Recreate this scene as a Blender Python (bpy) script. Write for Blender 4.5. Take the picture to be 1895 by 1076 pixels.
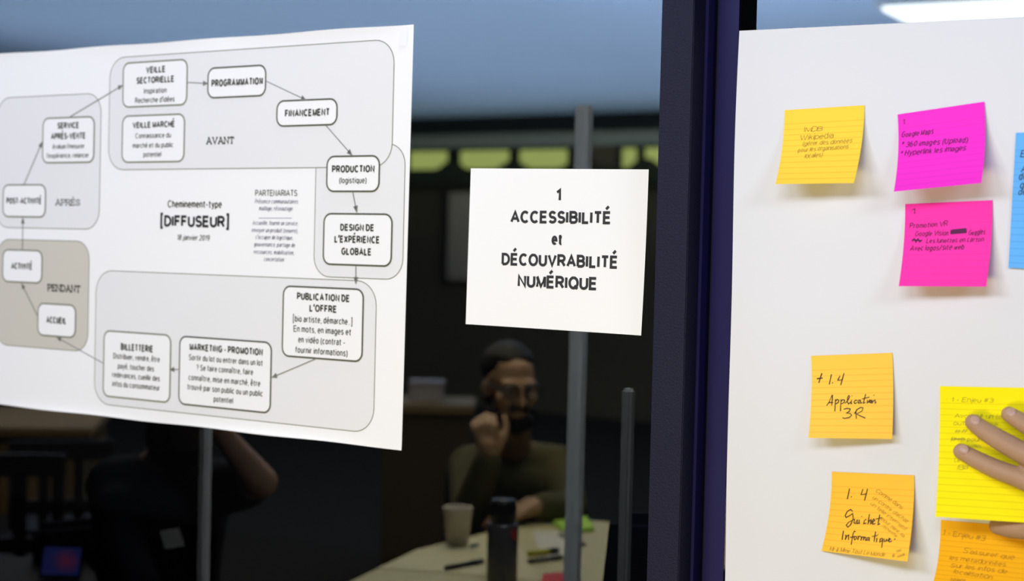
import bpy, bmesh, math, random
import numpy as np
from mathutils import Vector, Matrix
random.seed(7)
S = bpy.context.scene
COL = S.collection
for o in list(bpy.data.objects):
    bpy.data.objects.remove(o)

# ------------------------------------------------------------------ camera
FPX, YAW, PIT, ROL = 2867.4, .5744, -.0263, .0245
CAM = np.array([1.085, -1.7813, 1.5])
_cy, _sy = math.cos(YAW), math.sin(YAW)
FW = np.array([-_sy*math.cos(PIT), _cy*math.cos(PIT), math.sin(PIT)])
_R0 = np.array([_cy, _sy, 0]); _U0 = np.cross(_R0, FW)
RT = math.cos(ROL)*_R0 + math.sin(ROL)*_U0
UP = -math.sin(ROL)*_R0 + math.cos(ROL)*_U0
def ray(px, py):
    return FW + RT*(px-947.5)/FPX - UP*(py-538)/FPX
def W(px, py, y=0.0):          # point of the vertical plane at depth y
    d = ray(px, py); return CAM + d*(y-CAM[1])/d[1]
def Z(px, py, z):              # point of the level plane at height z
    d = ray(px, py); return CAM + d*(z-CAM[2])/d[2]
def D(px, py, dist):           # point at a distance along the view axis
    return CAM + ray(px, py)*dist
cd = bpy.data.cameras.new('camera')
cam = bpy.data.objects.new('camera', cd); COL.objects.link(cam)
m = Matrix(((RT[0], UP[0], -FW[0]), (RT[1], UP[1], -FW[1]), (RT[2], UP[2], -FW[2])))
cam.matrix_world = Matrix.Translation(Vector(CAM)) @ m.to_4x4()
cd.sensor_width = 36.0; cd.lens = FPX/1895*36; cd.clip_start = .02
cd.dof.use_dof = True
cd.dof.focus_distance = float((np.array([.16, 0, 1.45])-CAM) @ FW)
cd.dof.aperture_fstop = 3.6
S.camera = cam
S.view_settings.view_transform = 'Standard'; S.view_settings.look = 'None'
S.view_settings.gamma = 1.0; S.view_settings.exposure = 0.0
S.view_settings.use_curve_mapping = False

# ------------------------------------------------------------------ light
w = bpy.data.worlds.new('world'); S.world = w; w.use_nodes = True
w.node_tree.nodes['Background'].inputs[0].default_value = (.75, .82, 1, 1)
w.node_tree.nodes['Background'].inputs[1].default_value = .10
def area(name, loc, target, sx, sy, power, color, spread=math.pi):
    l = bpy.data.lights.new(name, 'AREA'); l.shape = 'RECTANGLE'; l.size = sx; l.size_y = sy
    l.energy = power; l.color = color; l.spread = spread
    o = bpy.data.objects.new(name, l); COL.objects.link(o); o.location = loc
    d = Vector(target)-Vector(loc); o.rotation_euler = d.to_track_quat('-Z', 'Y').to_euler()
    return o
COOL = (.77, .83, 1.0)
area('ceiling_and_fill_light', (-1.1, -2.5, 2.6), (-.35, 0, 1.30), 1.5, .5, 42, COOL)
area('ceiling_and_fill_light', (.75, -2.3, 2.6), (.35, 0, 1.30), 1.5, .5, 28, COOL)
area('ceiling_and_fill_light', (2.6, -1.5, 2.6), (.4, 0, 1.3), .8, .4, 17, COOL)  # added unseen lamp, brightens the side face of the frame
area('ceiling_and_fill_light', (-2.6, -1.2, 2.6), (-.9, 0, 1.4), 1.0, .5, 10, COOL)
# rear room: unseen lights added to brighten the table and wash the blue ceiling
area('table_fill_light', (-1.35, 1.95, 2.55), (-1.35, 1.75, .7), 1.2, .9, 138, (1, .84, .60))
area('added_uplight', (-4.0, 5.8, 1.75), (-4.0, 5.9, 2.8), 6.0, 6.0, 1000, (.66, .78, .95))
area('added_uplight', (-6.0, 9.2, 2.0), (-6.0, 9.2, 2.8), 8.0, 1.2, 120, (.66, .82, .85))
area('added_uplight', (-1.6, 4.4, 1.85), (-1.6, 4.6, 2.8), 2.0, 2.4, 120, (.62, .75, 1.0))
area('post_fill_light', (.02, .10, 2.62), (-.55, .85, .8), .5, .2, 20, (.95, .97, 1), 1.5)  # unseen light added to brighten the slim posts
area('warm_fill_light', (.36, -1.55, .8), (.16, 0, 1.22), .5, .3, 10, (1, .80, .30))  # added low warm light, gives the sign and sheet their cream cast
area('warm_fill_light', (-.75, -2.3, .75), (-.6, 0, 1.2), .5, .3, 8, (1, .80, .48))  # second added warm light, for the lower part of the poster
area('rear_fill_light', (-3.9, 2.6, 2.6), (-4.0, 3.0, .5), 2.4, 1.6, 150, (1, .80, .52))  # warm light added to lift the far left furniture and the counter

# ------------------------------------------------------------------ materials
def lin(c):
    return tuple(((v/255)/12.92 if v/255 <= .04045 else ((v/255+.055)/1.055)**2.4) for v in c)
MATS = {}
def mat(name, col, rough=.6, spec=.3, metal=0, bump=0, bscale=200, var=0, vscale=20, emit=None, estr=1.0, sss=0):
    if name in MATS: return MATS[name]
    mt = bpy.data.materials.new(name); mt.use_nodes = True; nt = mt.node_tree
    b = nt.nodes['Principled BSDF']
    b.inputs['Base Color'].default_value = (*col, 1); b.inputs['Roughness'].default_value = rough
    b.inputs['Specular IOR Level'].default_value = spec; b.inputs['Metallic'].default_value = metal
    if sss:
        b.inputs['Subsurface Weight'].default_value = sss; b.inputs['Subsurface Radius'].default_value = (.01, .004, .002)
    if bump or var:
        tc = nt.nodes.new('ShaderNodeTexCoord')
    if bump:
        n = nt.nodes.new('ShaderNodeTexNoise'); n.inputs['Scale'].default_value = bscale; n.inputs['Detail'].default_value = 4
        bp = nt.nodes.new('ShaderNodeBump'); bp.inputs['Strength'].default_value = bump; bp.inputs['Distance'].default_value = .002
        nt.links.new(tc.outputs['Object'], n.inputs['Vector']); nt.links.new(n.outputs['Fac'], bp.inputs['Height'])
        nt.links.new(bp.outputs['Normal'], b.inputs['Normal'])
    if var:
        n = nt.nodes.new('ShaderNodeTexNoise'); n.inputs['Scale'].default_value = vscale; n.inputs['Detail'].default_value = 3
        mx = nt.nodes.new('ShaderNodeMix'); mx.data_type = 'RGBA'
        mx.inputs['A'].default_value = (*[v*(1-var) for v in col], 1); mx.inputs['B'].default_value = (*[min(1, v*(1+var)) for v in col], 1)
        nt.links.new(tc.outputs['Object'], n.inputs['Vector']); nt.links.new(n.outputs['Fac'], mx.inputs['Factor'])
        nt.links.new(mx.outputs['Result'], b.inputs['Base Color'])
    if emit:
        b.inputs['Emission Color'].default_value = (*emit, 1); b.inputs['Emission Strength'].default_value = estr
    MATS[name] = mt
    return mt
def glass_mat(name, tint, refl=.012):
    mt = bpy.data.materials.new(name); mt.use_nodes = True; nt = mt.node_tree
    nt.nodes.remove(nt.nodes['Principled BSDF'])
    t = nt.nodes.new('ShaderNodeBsdfTransparent'); t.inputs[0].default_value = (*tint, 1)
    g = nt.nodes.new('ShaderNodeBsdfGlossy'); g.inputs['Roughness'].default_value = .02
    mx = nt.nodes.new('ShaderNodeMixShader'); mx.inputs[0].default_value = refl
    nt.links.new(t.outputs[0], mx.inputs[1]); nt.links.new(g.outputs[0], mx.inputs[2])
    nt.links.new(mx.outputs[0], nt.nodes['Material Output'].inputs[0])
    return mt
def note_mat(name, col, line, v0=.19, dv=.0745, fac=.45):   # lined sticky paper: ruling read from the sheet's own UV
    mt = bpy.data.materials.new(name); mt.use_nodes = True; nt = mt.node_tree; L = nt.links.new
    b = nt.nodes['Principled BSDF']; b.inputs['Roughness'].default_value = .75; b.inputs['Specular IOR Level'].default_value = .15
    uv = nt.nodes.new('ShaderNodeUVMap'); uv.uv_map = 'UVMap'
    sp = nt.nodes.new('ShaderNodeSeparateXYZ'); L(uv.outputs[0], sp.inputs[0])
    def M(op, a, bb):
        n = nt.nodes.new('ShaderNodeMath'); n.operation = op
        for i, q in enumerate((a, bb)):
            if isinstance(q, (int, float)): n.inputs[i].default_value = q
            else: L(q, n.inputs[i])
        return n.outputs[0]
    s = M('DIVIDE', M('SUBTRACT', sp.outputs['Y'], v0), dv)
    stripe = M('MULTIPLY', M('LESS_THAN', M('FRACT', M('ADD', s, .06), 0), .10), M('GREATER_THAN', s, -.1))
    mx = nt.nodes.new('ShaderNodeMix'); mx.data_type = 'RGBA'
    mx.inputs['A'].default_value = (*col, 1); mx.inputs['B'].default_value = (*line, 1)
    L(M('MULTIPLY', stripe, fac), mx.inputs['Factor']); L(mx.outputs['Result'], b.inputs['Base Color'])
    n = nt.nodes.new('ShaderNodeTexNoise'); n.inputs['Scale'].default_value = 40
    L(uv.outputs[0], n.inputs['Vector'])
    bp = nt.nodes.new('ShaderNodeBump'); bp.inputs['Strength'].default_value = .05; L(n.outputs['Fac'], bp.inputs['Height']); L(bp.outputs['Normal'], b.inputs['Normal'])
    return mt

PAPER = mat('white_paper', (.86, .86, .86), .7, .2, bump=.04, bscale=30)
SHEETM = mat('flipchart_paper', (.745, .755, .79), .8, .15, bump=.10, bscale=9, var=.02, vscale=4)
INK = mat('printed_ink', (.025, .025, .028), .6)
GREYINK = mat('grey_printed_ink', (.050, .051, .037), .7)
PANEL = mat('printed_grey_tint', (.765, .765, .77), .7, .2)
PANELD = mat('printed_shaded_tint', (.575, .55, .48), .7, .2)  # same print grey as the other panels, with shade painted in
BORDI = mat('box_border_ink', (.085, .09, .06), .7)
LINEI = mat('printed_line_ink', (.21, .22, .16), .7)
PALEINK = mat('pale_printed_ink', (.42, .43, .50), .7)
MIDINK = mat('mid_printed_ink', (.20, .205, .19), .7)
FRAME = mat('navy_powder_coat', (.0075, .0080, .0260), .55, .18, bump=.55, bscale=420)
FRAMES = mat('navy_smooth_paint', (.0135, .0115, .070), .5, .12)
RUBBER = mat('black_rubber', (.012, .012, .016), .8)
GLASS = glass_mat('dimming_glass', (.26, .27, .27))  # tint added so the room behind looks as dim as a reflection

# ------------------------------------------------------------------ object helpers
def put(name, me, mt=None, parent=None, smooth=False):
    o = bpy.data.objects.new(name, me); COL.objects.link(o)
    if mt is not None:
        for q in (mt if isinstance(mt, (list, tuple)) else [mt]): me.materials.append(q)
    if smooth:
        for p in me.polygons: p.use_smooth = True
    if parent is not None:
        o.parent = parent
        bpy.context.view_layer.update()
        o.matrix_parent_inverse = parent.matrix_world.inverted()
    return o
def mesh(vs, fs):
    me = bpy.data.meshes.new('mesh'); me.from_pydata([tuple(float(c) for c in v) for v in vs], [], fs); me.update(); return me
def empty(name, loc, label=None, cat=None, group=None):
    o = bpy.data.objects.new(name, None); COL.objects.link(o); o.location = [float(c) for c in loc]
    o.empty_display_size = .05
    tag(o, label, cat, group); return o
def tag(o, label=None, cat=None, group=None, kind=None):
    if label: o['label'] = label
    if cat: o['category'] = cat
    if group: o['group'] = group
    if kind: o['kind'] = kind
    return o
class B:                                   # collects shapes into one bmesh
    def __init__(s): s.bm = bmesh.new()
    def box(s, a, b, bev=0, rot=None):
        a, b = np.minimum(a, b), np.maximum(a, b)
        r = bmesh.ops.create_cube(s.bm, size=1)
        M = Matrix.Translation(Vector((a+b)/2))
        if rot is not None: M = M @ rot
        bmesh.ops.transform(s.bm, matrix=M @ Matrix.Diagonal((*[float(q) for q in (b-a)], 1)), verts=r['verts'])
        if bev:
            es = list({e for v in r['verts'] for e in v.link_edges})
            bmesh.ops.bevel(s.bm, geom=es, offset=bev, segments=2, affect='EDGES')
        return s
    def cyl(s, p, q, r1, r2=None, n=20, cap=True):
        p, q = Vector(p), Vector(q); d = q-p
        r = bmesh.ops.create_cone(s.bm, cap_ends=cap, segments=n, radius1=r1, radius2=r1 if r2 is None else r2, depth=d.length)
        bmesh.ops.transform(s.bm, matrix=Matrix.Translation((p+q)/2) @ d.to_track_quat('Z', 'Y').to_matrix().to_4x4(), verts=r['verts'])
        return s
    def lathe(s, c, prof, n=32):
        rings = []
        for (r, z) in prof:
            rings.append([s.bm.verts.new((c[0]+r*math.cos(2*math.pi*k/n), c[1]+r*math.sin(2*math.pi*k/n), c[2]+z)) for k in range(n)])
        for a, b in zip(rings, rings[1:]):
            for k in range(n): s.bm.faces.new((a[k], a[(k+1) % n], b[(k+1) % n], b[k]))
        return s
    def poly(s, pts, thick):               # level outline with thickness downward
        top = [s.bm.verts.new(tuple(p)) for p in pts]
        bot = [s.bm.verts.new((p[0], p[1], p[2]-thick)) for p in pts]
        s.bm.faces.new(top); s.bm.faces.new(bot[::-1])
        for i in range(len(pts)):
            j = (i+1) % len(pts); s.bm.faces.new((top[i], bot[i], bot[j], top[j]))
        bmesh.ops.recalc_face_normals(s.bm, faces=s.bm.faces[:])
        return s
    def obj(s, name, mt, parent=None, smooth=False):
        me = bpy.data.meshes.new(name); s.bm.normal_update(); s.bm.to_mesh(me); s.bm.free()
        return put(name, me, mt, parent, smooth)

# ------------------------------------------------------------------ stroke lettering
def E(cx, cy, rx, ry, a, b): return ('a', cx, cy, rx, ry, a, b)
def ring(cx, cy, rx, ry): return [E(cx, cy, rx, ry, 90, 450)]
BOWL = ring(.25, .36, .25, .36)
_S = [E(.31, .745, .27, .255, 22, 270), E(.31, .245, .30, .245, 90, -158)]
_s = [E(.22, .54, .19, .18, 22, 270), E(.22, .18, .215, .18, 90, -158)]
_E = [[(.58, 1), (0, 1), (0, 0), (.6, 0)], [(0, .52), (.54, .52)]]
_e = [[(.02, .37), (.5, .37), E(.25, .36, .25, .36, 2, 312)]]
_i = [(0, 0), (0, .72)]
_c = [E(.25, .36, .25, .36, 48, 312)]
_a = [[E(.24, .51, .21, .21, 160, 0), (.45, 0)], [(.45, .42), (.22, .42), E(.21, .21, .21, .21, 90, 270), (.28, 0), (.45, .16)]]
_O = ring(.40, .5, .40, .5)
G = {
 'A': (.76, [[(0, 0), (.38, 1), (.76, 0)], [(.14, .33), (.62, .33)]]),
 'B': (.64, [[(0, 0), (0, 1), (.34, 1), E(.34, .765, .25, .235, 90, -90), (0, .53)], [(.34, .53), E(.36, .265, .28, .265, 90, -90), (0, 0)]]),
 'C': (.72, [[E(.38, .5, .38, .5, 45, 315)]]), 'D': (.68, [[(0, 0), (0, 1), (.24, 1), E(.24, .5, .44, .5, 90, -90), (0, 0)]]),
 'E': (.6, _E), 'É': (.6, _E+[[(.18, 1.14), (.44, 1.36)]]), 'È': (.6, _E+[[(.16, 1.36), (.42, 1.14)]]),
 'F': (.54, [[(.54, 1), (0, 1), (0, 0)], [(0, .52), (.48, .52)]]), 'G': (.78, [[E(.4, .5, .4, .5, 45, 325), (.76, .24), (.76, .47), (.44, .47)]]),
 'H': (.62, [[(0, 0), (0, 1)], [(.62, 0), (.62, 1)], [(0, .52), (.62, .52)]]), 'I': (.04, [[(0, 0), (0, 1)]]), 'J': (.4, [[(.4, 1), (.4, .2), E(.2, .2, .2, .2, 0, -180)]]),
 'K': (.66, [[(0, 0), (0, 1)], [(.62, 1), (0, .36)], [(.22, .58), (.66, 0)]]), 'L': (.52, [[(0, 1), (0, 0), (.52, 0)]]),
 'M': (.78, [[(0, 0), (0, 1), (.39, .05), (.78, 1), (.78, 0)]]), 'N': (.64, [[(0, 0), (0, 1), (.64, 0), (.64, 1)]]), 'O': (.8, [_O]),
 'P': (.62, [[(0, 0), (0, 1), (.35, 1), E(.35, .735, .27, .265, 90, -90), (0, .47)]]), 'Q': (.8, [_O, [(.48, .24), (.80, -.06)]]),
 'R': (.66, [[(0, 0), (0, 1), (.35, 1), E(.35, .74, .27, .26, 90, -90), (0, .48)], [(.34, .48), (.66, 0)]]), 'S': (.61, [_S]),
 'T': (.64, [[(0, 1), (.64, 1)], [(.32, 1), (.32, 0)]]), 'U': (.64, [[(0, 1), (0, .32), E(.32, .32, .32, .32, 180, 360), (.64, 1)]]),
 'V': (.72, [[(0, 1), (.36, 0), (.72, 1)]]), 'W': (1, [[(0, 1), (.26, 0), (.5, .95), (.74, 0), (1, 1)]]), 'X': (.66, [[(0, 0), (.66, 1)], [(0, 1), (.66, 0)]]),
 'a': (.45, _a), 'b': (.5, [[(0, 1), (0, 0)], BOWL]), 'c': (.46, [_c]), 'ç': (.46, [_c, [(.26, 0), (.2, -.2)]]), 'd': (.5, [[(.5, 1), (.5, 0)], BOWL]),
 'e': (.5, _e), 'é': (.5, _e+[[(.2, .86), (.36, 1.02)]]), 'è': (.5, _e+[[(.14, 1.02), (.3, .86)]]), 'ê': (.5, _e+[[(.1, .86), (.25, 1.02), (.4, .86)]]),
 'f': (.27, [[(.11, 0), (.11, .82), E(.26, .82, .15, .18, 180, 85)], [(-.05, .7), (.32, .7)]]), 'g': (.5, [BOWL, [(.5, .72), (.5, -.06), E(.26, -.08, .24, .2, 0, -155)]]),
 'h': (.44, [[(0, 0), (0, 1)], [(0, .46), E(.22, .48, .22, .24, 180, 0), (.44, 0)]]), 'i': (0, [_i, [(0, .9), (0, 1)]]), 'î': (.1, [[(.05, 0), (.05, .72)], [(-.08, .84), (.05, 1), (.18, .84)]]),
 'j': (.1, [[(.1, .72), (.1, -.14), E(0, -.14, .1, .14, 0, -95)], [(.1, .9), (.1, 1)]]), 'k': (.42, [[(0, 0), (0, 1)], [(.4, .72), (0, .28)], [(.14, .42), (.42, 0)]]),
 'l': (0, [[(0, 0), (0, 1)]]), 'm': (.74, [_i, [(0, .46), E(.185, .5, .185, .22, 180, 0), (.37, 0)], [(.37, .46), E(.555, .5, .185, .22, 180, 0), (.74, 0)]]),
 'n': (.44, [_i, [(0, .46), E(.22, .48, .22, .24, 180, 0), (.44, 0)]]), 'o': (.5, [BOWL]), 'p': (.5, [[(0, .72), (0, -.28)], BOWL]), 'q': (.5, [[(.5, .72), (.5, -.28)], BOWL]),
 'r': (.25, [_i, [(0, .42), E(.21, .44, .21, .28, 180, 75)]]), 's': (.43, [_s]), 't': (.34, [[(.14, .94), (.14, .14), E(.28, .14, .14, .14, 180, 290)], [(-.04, .7), (.36, .7)]]),
 'u': (.44, [[(0, .72), (0, .22), E(.22, .22, .22, .22, 180, 360), (.44, .72)], [(.44, .3), (.44, 0)]]), 'v': (.48, [[(0, .72), (.24, 0), (.48, .72)]]),
 'w': (.7, [[(0, .72), (.18, 0), (.35, .68), (.52, 0), (.7, .72)]]), 'x': (.46, [[(0, .72), (.46, 0)], [(0, 0), (.46, .72)]]), 'y': (.48, [[(0, .72), (.25, .02)], [(.48, .72), (.2, -.16), (.04, -.28)]]),
 'z': (.44, [[(0, .72), (.44, .72), (0, 0), (.44, 0)]]),
 '0': (.5, [ring(.25, .5, .25, .5)]), '1': (.26, [[(0, .76), (.24, 1), (.24, 0)]]), '2': (.52, [[E(.25, .73, .25, .27, 165, -30), (0, 0), (.52, 0)]]),
 '3': (.5, [[E(.24, .75, .23, .25, 155, -80), (.16, .53), E(.24, .27, .26, .27, 85, -160)]]), '4': (.54, [[(.4, 0), (.4, 1), (0, .3), (.54, .3)]]),
 '6': (.5, [ring(.25, .31, .25, .31), [(.0, .33), E(.28, .5, .28, .5, 185, 75)]]), '8': (.5, [ring(.25, .75, .22, .25), ring(.25, .26, .25, .26)]), '9': (.5, [ring(.25, .69, .25, .31), [(.5, .67), E(.22, .5, .28, .5, 5, -105)]]),
 '.': (.02, [[(0, 0), (.02, .06)]]), ',': (.06, [[(.05, .06), (0, -.16)]]), ':': (.02, [[(0, .05), (.02, .12)], [(0, .6), (.02, .67)]]), '-': (.3, [[(0, .38), (.3, .38)]]), "'": (.03, [[(.03, 1.05), (0, .74)]]),
 '(': (.18, [[E(.45, .38, .42, .72, 125, 235)]]), ')': (.18, [[E(-.25, .38, .42, .72, 55, -55)]]), '[': (.2, [[(.2, 1.1), (0, 1.1), (0, -.24), (.2, -.24)]]), ']': (.2, [[(0, 1.1), (.2, 1.1), (.2, -.24), (0, -.24)]]),
 '/': (.4, [[(0, -.1), (.4, 1.1)]]), '?': (.46, [[E(.23, .76, .22, .24, 160, -60), (.23, .4), (.23, .28)], [(.23, 0), (.23, .08)]]), '#': (.6, [[(.1, 0), (.25, 1)], [(.35, 0), (.5, 1)], [(0, .33), (.56, .33)], [(.05, .68), (.6, .68)]]),
 '+': (.5, [[(0, .45), (.5, .45)], [(.25, .1), (.25, .85)]]), '*': (.3, [[(0, .6), (.3, .9)], [(.3, .6), (0, .9)], [(.15, .5), (.15, 1)]]), '&': (.5, [[(.5, 0), (.1, .8), E(.25, .8, .15, .18, 180, 0), (0, .3), E(.2, .22, .2, .22, 180, 330), (.5, .4)]]),
 '@': (.8, [ring(.4, .4, .2, .22), [(.6, .6), (.6, .25), E(.4, .4, .4, .48, -20, -320)]]),
}
def slab(pts):                             # serifs for the typewriter headings
    return [[(x-.15, y), (x+.15, y)] for x, y in pts]
SLAB = {'A': (.8, G['A'][1]+slab([(.04, 0), (.76, 0)])+[[(.2, 1), (.45, 1)]]), 'V': (.76, G['V'][1]+slab([(.02, 1), (.72, 1)])), 'N': (.68, G['N'][1]+slab([(0, 0), (.64, 1), (0, 1)])),
 'T': (.68, G['T'][1]+slab([(.32, 0)])+[[(0, 1), (0, .74)], [(.64, 1), (.64, .74)]]), 'P': (.62, G['P'][1]+slab([(.05, 0), (-.04, 1)])), 'R': (.68, G['R'][1]+slab([(0, 0), (.62, 0), (-.04, 1)])),
 'È': (.62, G['È'][1]+[[(.58, 1), (.58, .76)], [(.6, 0), (.6, .26)]]+slab([(-.02, 0), (-.02, 1)])), 'E': (.62, G['E'][1]+[[(.58, 1), (.58, .76)], [(.6, 0), (.6, .26)]]+slab([(-.02, 0), (-.02, 1)])),
 'S': (.61, G['S'][1]+[[(.56, .98), (.56, .72)], [(.03, .02), (.03, .28)]]), 'D': (.68, G['D'][1]+slab([(-.03, 0), (-.03, 1)]))}
def flat(stroke):
    out = []
    for p in stroke:
        if p[0] == 'a':
            _, cx, cy, rx, ry, a, b = p; n = max(4, int(abs(b-a)/18))
            for k in range(n+1):
                t = math.radians(a+(b-a)*k/n); out.append((cx+rx*math.cos(t), cy+ry*math.sin(t)))
        else: out.append((float(p[0]), float(p[1])))
    o2 = [out[0]]
    for q in out[1:]:
        if abs(q[0]-o2[-1][0])+abs(q[1]-o2[-1][1]) > 1e-4: o2.append(q)
    return o2
def layout(text, font, t, sp, hand=0, goal=None):
    """strokes in cap-height units and total width; glyphs stretch to the goal width, the gaps between them stay"""
    gap = sp+t; wid = 0; n = 0
    for ch in text:
        if ch == ' ': wid += .36 if not hand else .34
        else: wid += (font.get(ch) or G.get(ch) or (.4, []))[0]; n += 1
    kx = 1
    if goal:
        kx = (goal-t-gap*(n-1))/max(wid, .05)
        if wid < .1: kx = 1
        if kx < .5: kx = .5; gap = (goal-t-kx*wid)/max(1, n-1)
    x = t/2; out = []
    for ch in text:
        if ch == ' ': x += kx*(.36 if not hand else .34); continue
        wd, st = font.get(ch) or G.get(ch) or (.4, [])
        j = [random.uniform(-hand, hand) for _ in range(6)]
        for s in st:
            P = flat(s)
            if hand: P = [(px*(1+j[0])+j[1]*.5*(py-.3), py*(1+j[2]*.8)+j[3]*.28+px*j[4]*.5) for px, py in P]
            else: P = [(px, t/2+py*(1-t) if py <= 1.001 else py) for px, py in P]
            out.append([(x+px*kx, py) for px, py in P])
        x += wd*kx+gap
    return out
def ribbon(pts, wd, vs, fs, f, jit=0, taper=False):
    n = len(pts); P = [np.array(p) for p in pts]; base = len(vs)
    if n < 2: return
    for i in range(n):
        d0 = P[i]-P[i-1] if i else P[1]-P[0]; d1 = P[i+1]-P[i] if i < n-1 else P[i]-P[i-1]
        d0 = d0/(np.linalg.norm(d0)+1e-12); d1 = d1/(np.linalg.norm(d1)+1e-12)
        b = d0+d1; L = np.linalg.norm(b)
        nn = np.array([-d1[1], d1[0]]) if L < .5 else np.array([-b[1], b[0]])/L
        c = max(.55, abs(float(nn @ np.array([-d0[1], d0[0]]))))
        h = wd/2/c*(1+random.uniform(-jit, jit))
        vs.append(f(*(P[i]+nn*h))); vs.append(f(*(P[i]-nn*h)))
    for i in range(n-1):
        a = base+2*i; fs.append((a, a+1, a+3, a+2))
def text_geo(vs, fs, text, f, cap, width, t=.13, sp=.10, shear=0, font=G, hand=0):
    """f(a,b): metres from the text's lower left corner to space"""
    st = layout(text, font, t, sp, hand, width/cap)
    for s in st:
        ribbon([((x+shear*y)*cap, y*cap) for x, y in s], t*cap, vs, fs, f, jit=.15 if hand else 0)
def rounded(x0, z0, x1, z1, r, n=7):
    out = []
    for cx, cz, a in ((x1-r, z1-r, 0), (x0+r, z1-r, 90), (x0+r, z0+r, 180), (x1-r, z0+r, 270)):
        for k in range(n+1):
            t = math.radians(a+90*k/n); out.append((cx+r*math.cos(t), cz+r*math.sin(t)))
    return out

# ------------------------------------------------------------------ setting: glazed partition and the reflected room, built as real space behind it
CEIL = 2.74
FARY = 10.4
def struct(o, label=None): return tag(o, label, None, None, 'structure')
struct(B().box((-15, -4.2, -.05), (4, FARY+.3, 0)).obj('floor', mat('dark_carpet', (.022, .017, .012), .95, .1, bump=.5, bscale=90, var=.25, vscale=60)))
struct(B().box((-15, 0.05, CEIL), (4, FARY+.3, CEIL+.1)).obj('ceiling', mat('blue_grey_ceiling_paint', (.50, .60, .78), .8, .1, var=.06, vscale=.7)))
struct(B().box((-15, FARY, 0), (4, FARY+.25, CEIL)).obj('wall_back', mat('brown_wall', (.16, .115, .06), .8, .15, var=.25, vscale=1.2)))
struct(B().box((-15.2, 0.05, 0), (-15, FARY, CEIL)).obj('wall_left', mat('brown_wall', (.05, .042, .03))))
struct(B().box((4, 0.05, 0), (4.2, FARY, CEIL)).obj('wall_right', mat('brown_wall', (.05, .042, .03))))
FX = .1746; FX2 = .2197                    # projecting steel post
struct(B().box((FX, -.045, 0), (FX2, .05, CEIL), .0012).obj('trim_1', FRAME), 'textured dark navy steel post between the two panes')
b = B(); b.box((FX2-.001, -.012, 0), (FX2+.004, .05, CEIL)); b.obj('side', FRAMES).name = 'trim_2'
struct(bpy.data.objects['trim_2'])
struct(B().box((FX2+.002, .014, 0), (.2315, .05, CEIL)).obj('trim_3', RUBBER), 'dark recessed joint')
struct(B().box((.2313, 0, 0), (.2609, .052, CEIL), .001).obj('trim_4', FRAMES), 'smooth navy stile of the right pane')
struct(B().box((-3.2, -.02, 0), (1.9, .05, .08)).obj('trim_5', FRAMES))
struct(B().box((-3.2, -.02, CEIL-.08), (1.9, .05, CEIL)).obj('trim_6', FRAMES))
struct(B().box((-3.26, -.045, 0), (-3.2, .05, CEIL)).obj('trim_7', FRAME))
struct(B().box((1.9, -.045, 0), (1.96, .05, CEIL)).obj('trim_8', FRAME))
struct(B().box((-3.2, .0005, .08), (FX+.004, .0075, CEIL-.08)).obj('window_1', GLASS), 'left pane of dark glass, tint added to dim the reflected room')
struct(B().box((.2600, .0005, .08), (1.9, .0075, CEIL-.08)).obj('window_2', GLASS), 'right pane of dark glass, tint added to dim the reflected room')

# ------------------------------------------------------------------ poster on the left pane
def wave(x, z):                            # the poster lifts between its tape points along top and bottom edges
    top = math.exp(-max(0, 1.818-z)/.008); bot = math.exp(-max(0, z-1.2095)/.006)
    return top*.0022*abs(math.sin((x+.24)*8.5))+bot*.0026*abs(math.sin((x+.27)*7.0))
PX0, PX1, PZ0, PZ1 = -1.1568, -.2440, 1.2085, 1.8180
def PP(x, z, lay=0):
    return (x, -.0022-wave(x, z)-lay*.00022, z)
poster = empty('poster', (-.70, 0, 1.5130), 'large white printed flowchart poster taped on the left glass pane', 'poster')
nx, nz = 120, 60
vs = []; fs = []
for j in range(nz+1):
    v = j/nz; v = .5-.5*math.cos(math.pi*v)
    for i in range(nx+1):
        u = i/nx
        x = PX0+(PX1-PX0)*u-(1-v)*.0045*u
        z = PZ0+(PZ1-PZ0)*v - .0012*u*0 + (.0007*math.sin(u*23+1)*(abs(v-.5)*2)**8)
        vs.append(PP(x, z))
for j in range(nz):
    for i in range(nx):
        a = j*(nx+1)+i; fs.append((a, a+1, a+nx+2, a+nx+1))
sheet = put('sheet', mesh(vs, fs), PAPER, poster, True)
def wall_rect(c):
    p = [W(*q) for q in c]
    return (p[0][0]+p[3][0])/2, (p[2][2]+p[3][2])/2, (p[1][0]+p[2][0])/2, (p[0][2]+p[1][2])/2
def fill(name, outline, lay, mt, parent):
    return put(name, mesh([PP(x, z, lay) for x, z in outline], [tuple(range(len(outline)))][::1]), mt, parent)
def outline_ribbon(name, outline, wd, lay, mt, parent):
    vs, fs = [], []
    ribbon(list(outline)+[outline[0]], wd, vs, fs, lambda a, b: PP(a, b, lay))
    return put(name, mesh(vs, fs), mt, parent)
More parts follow.
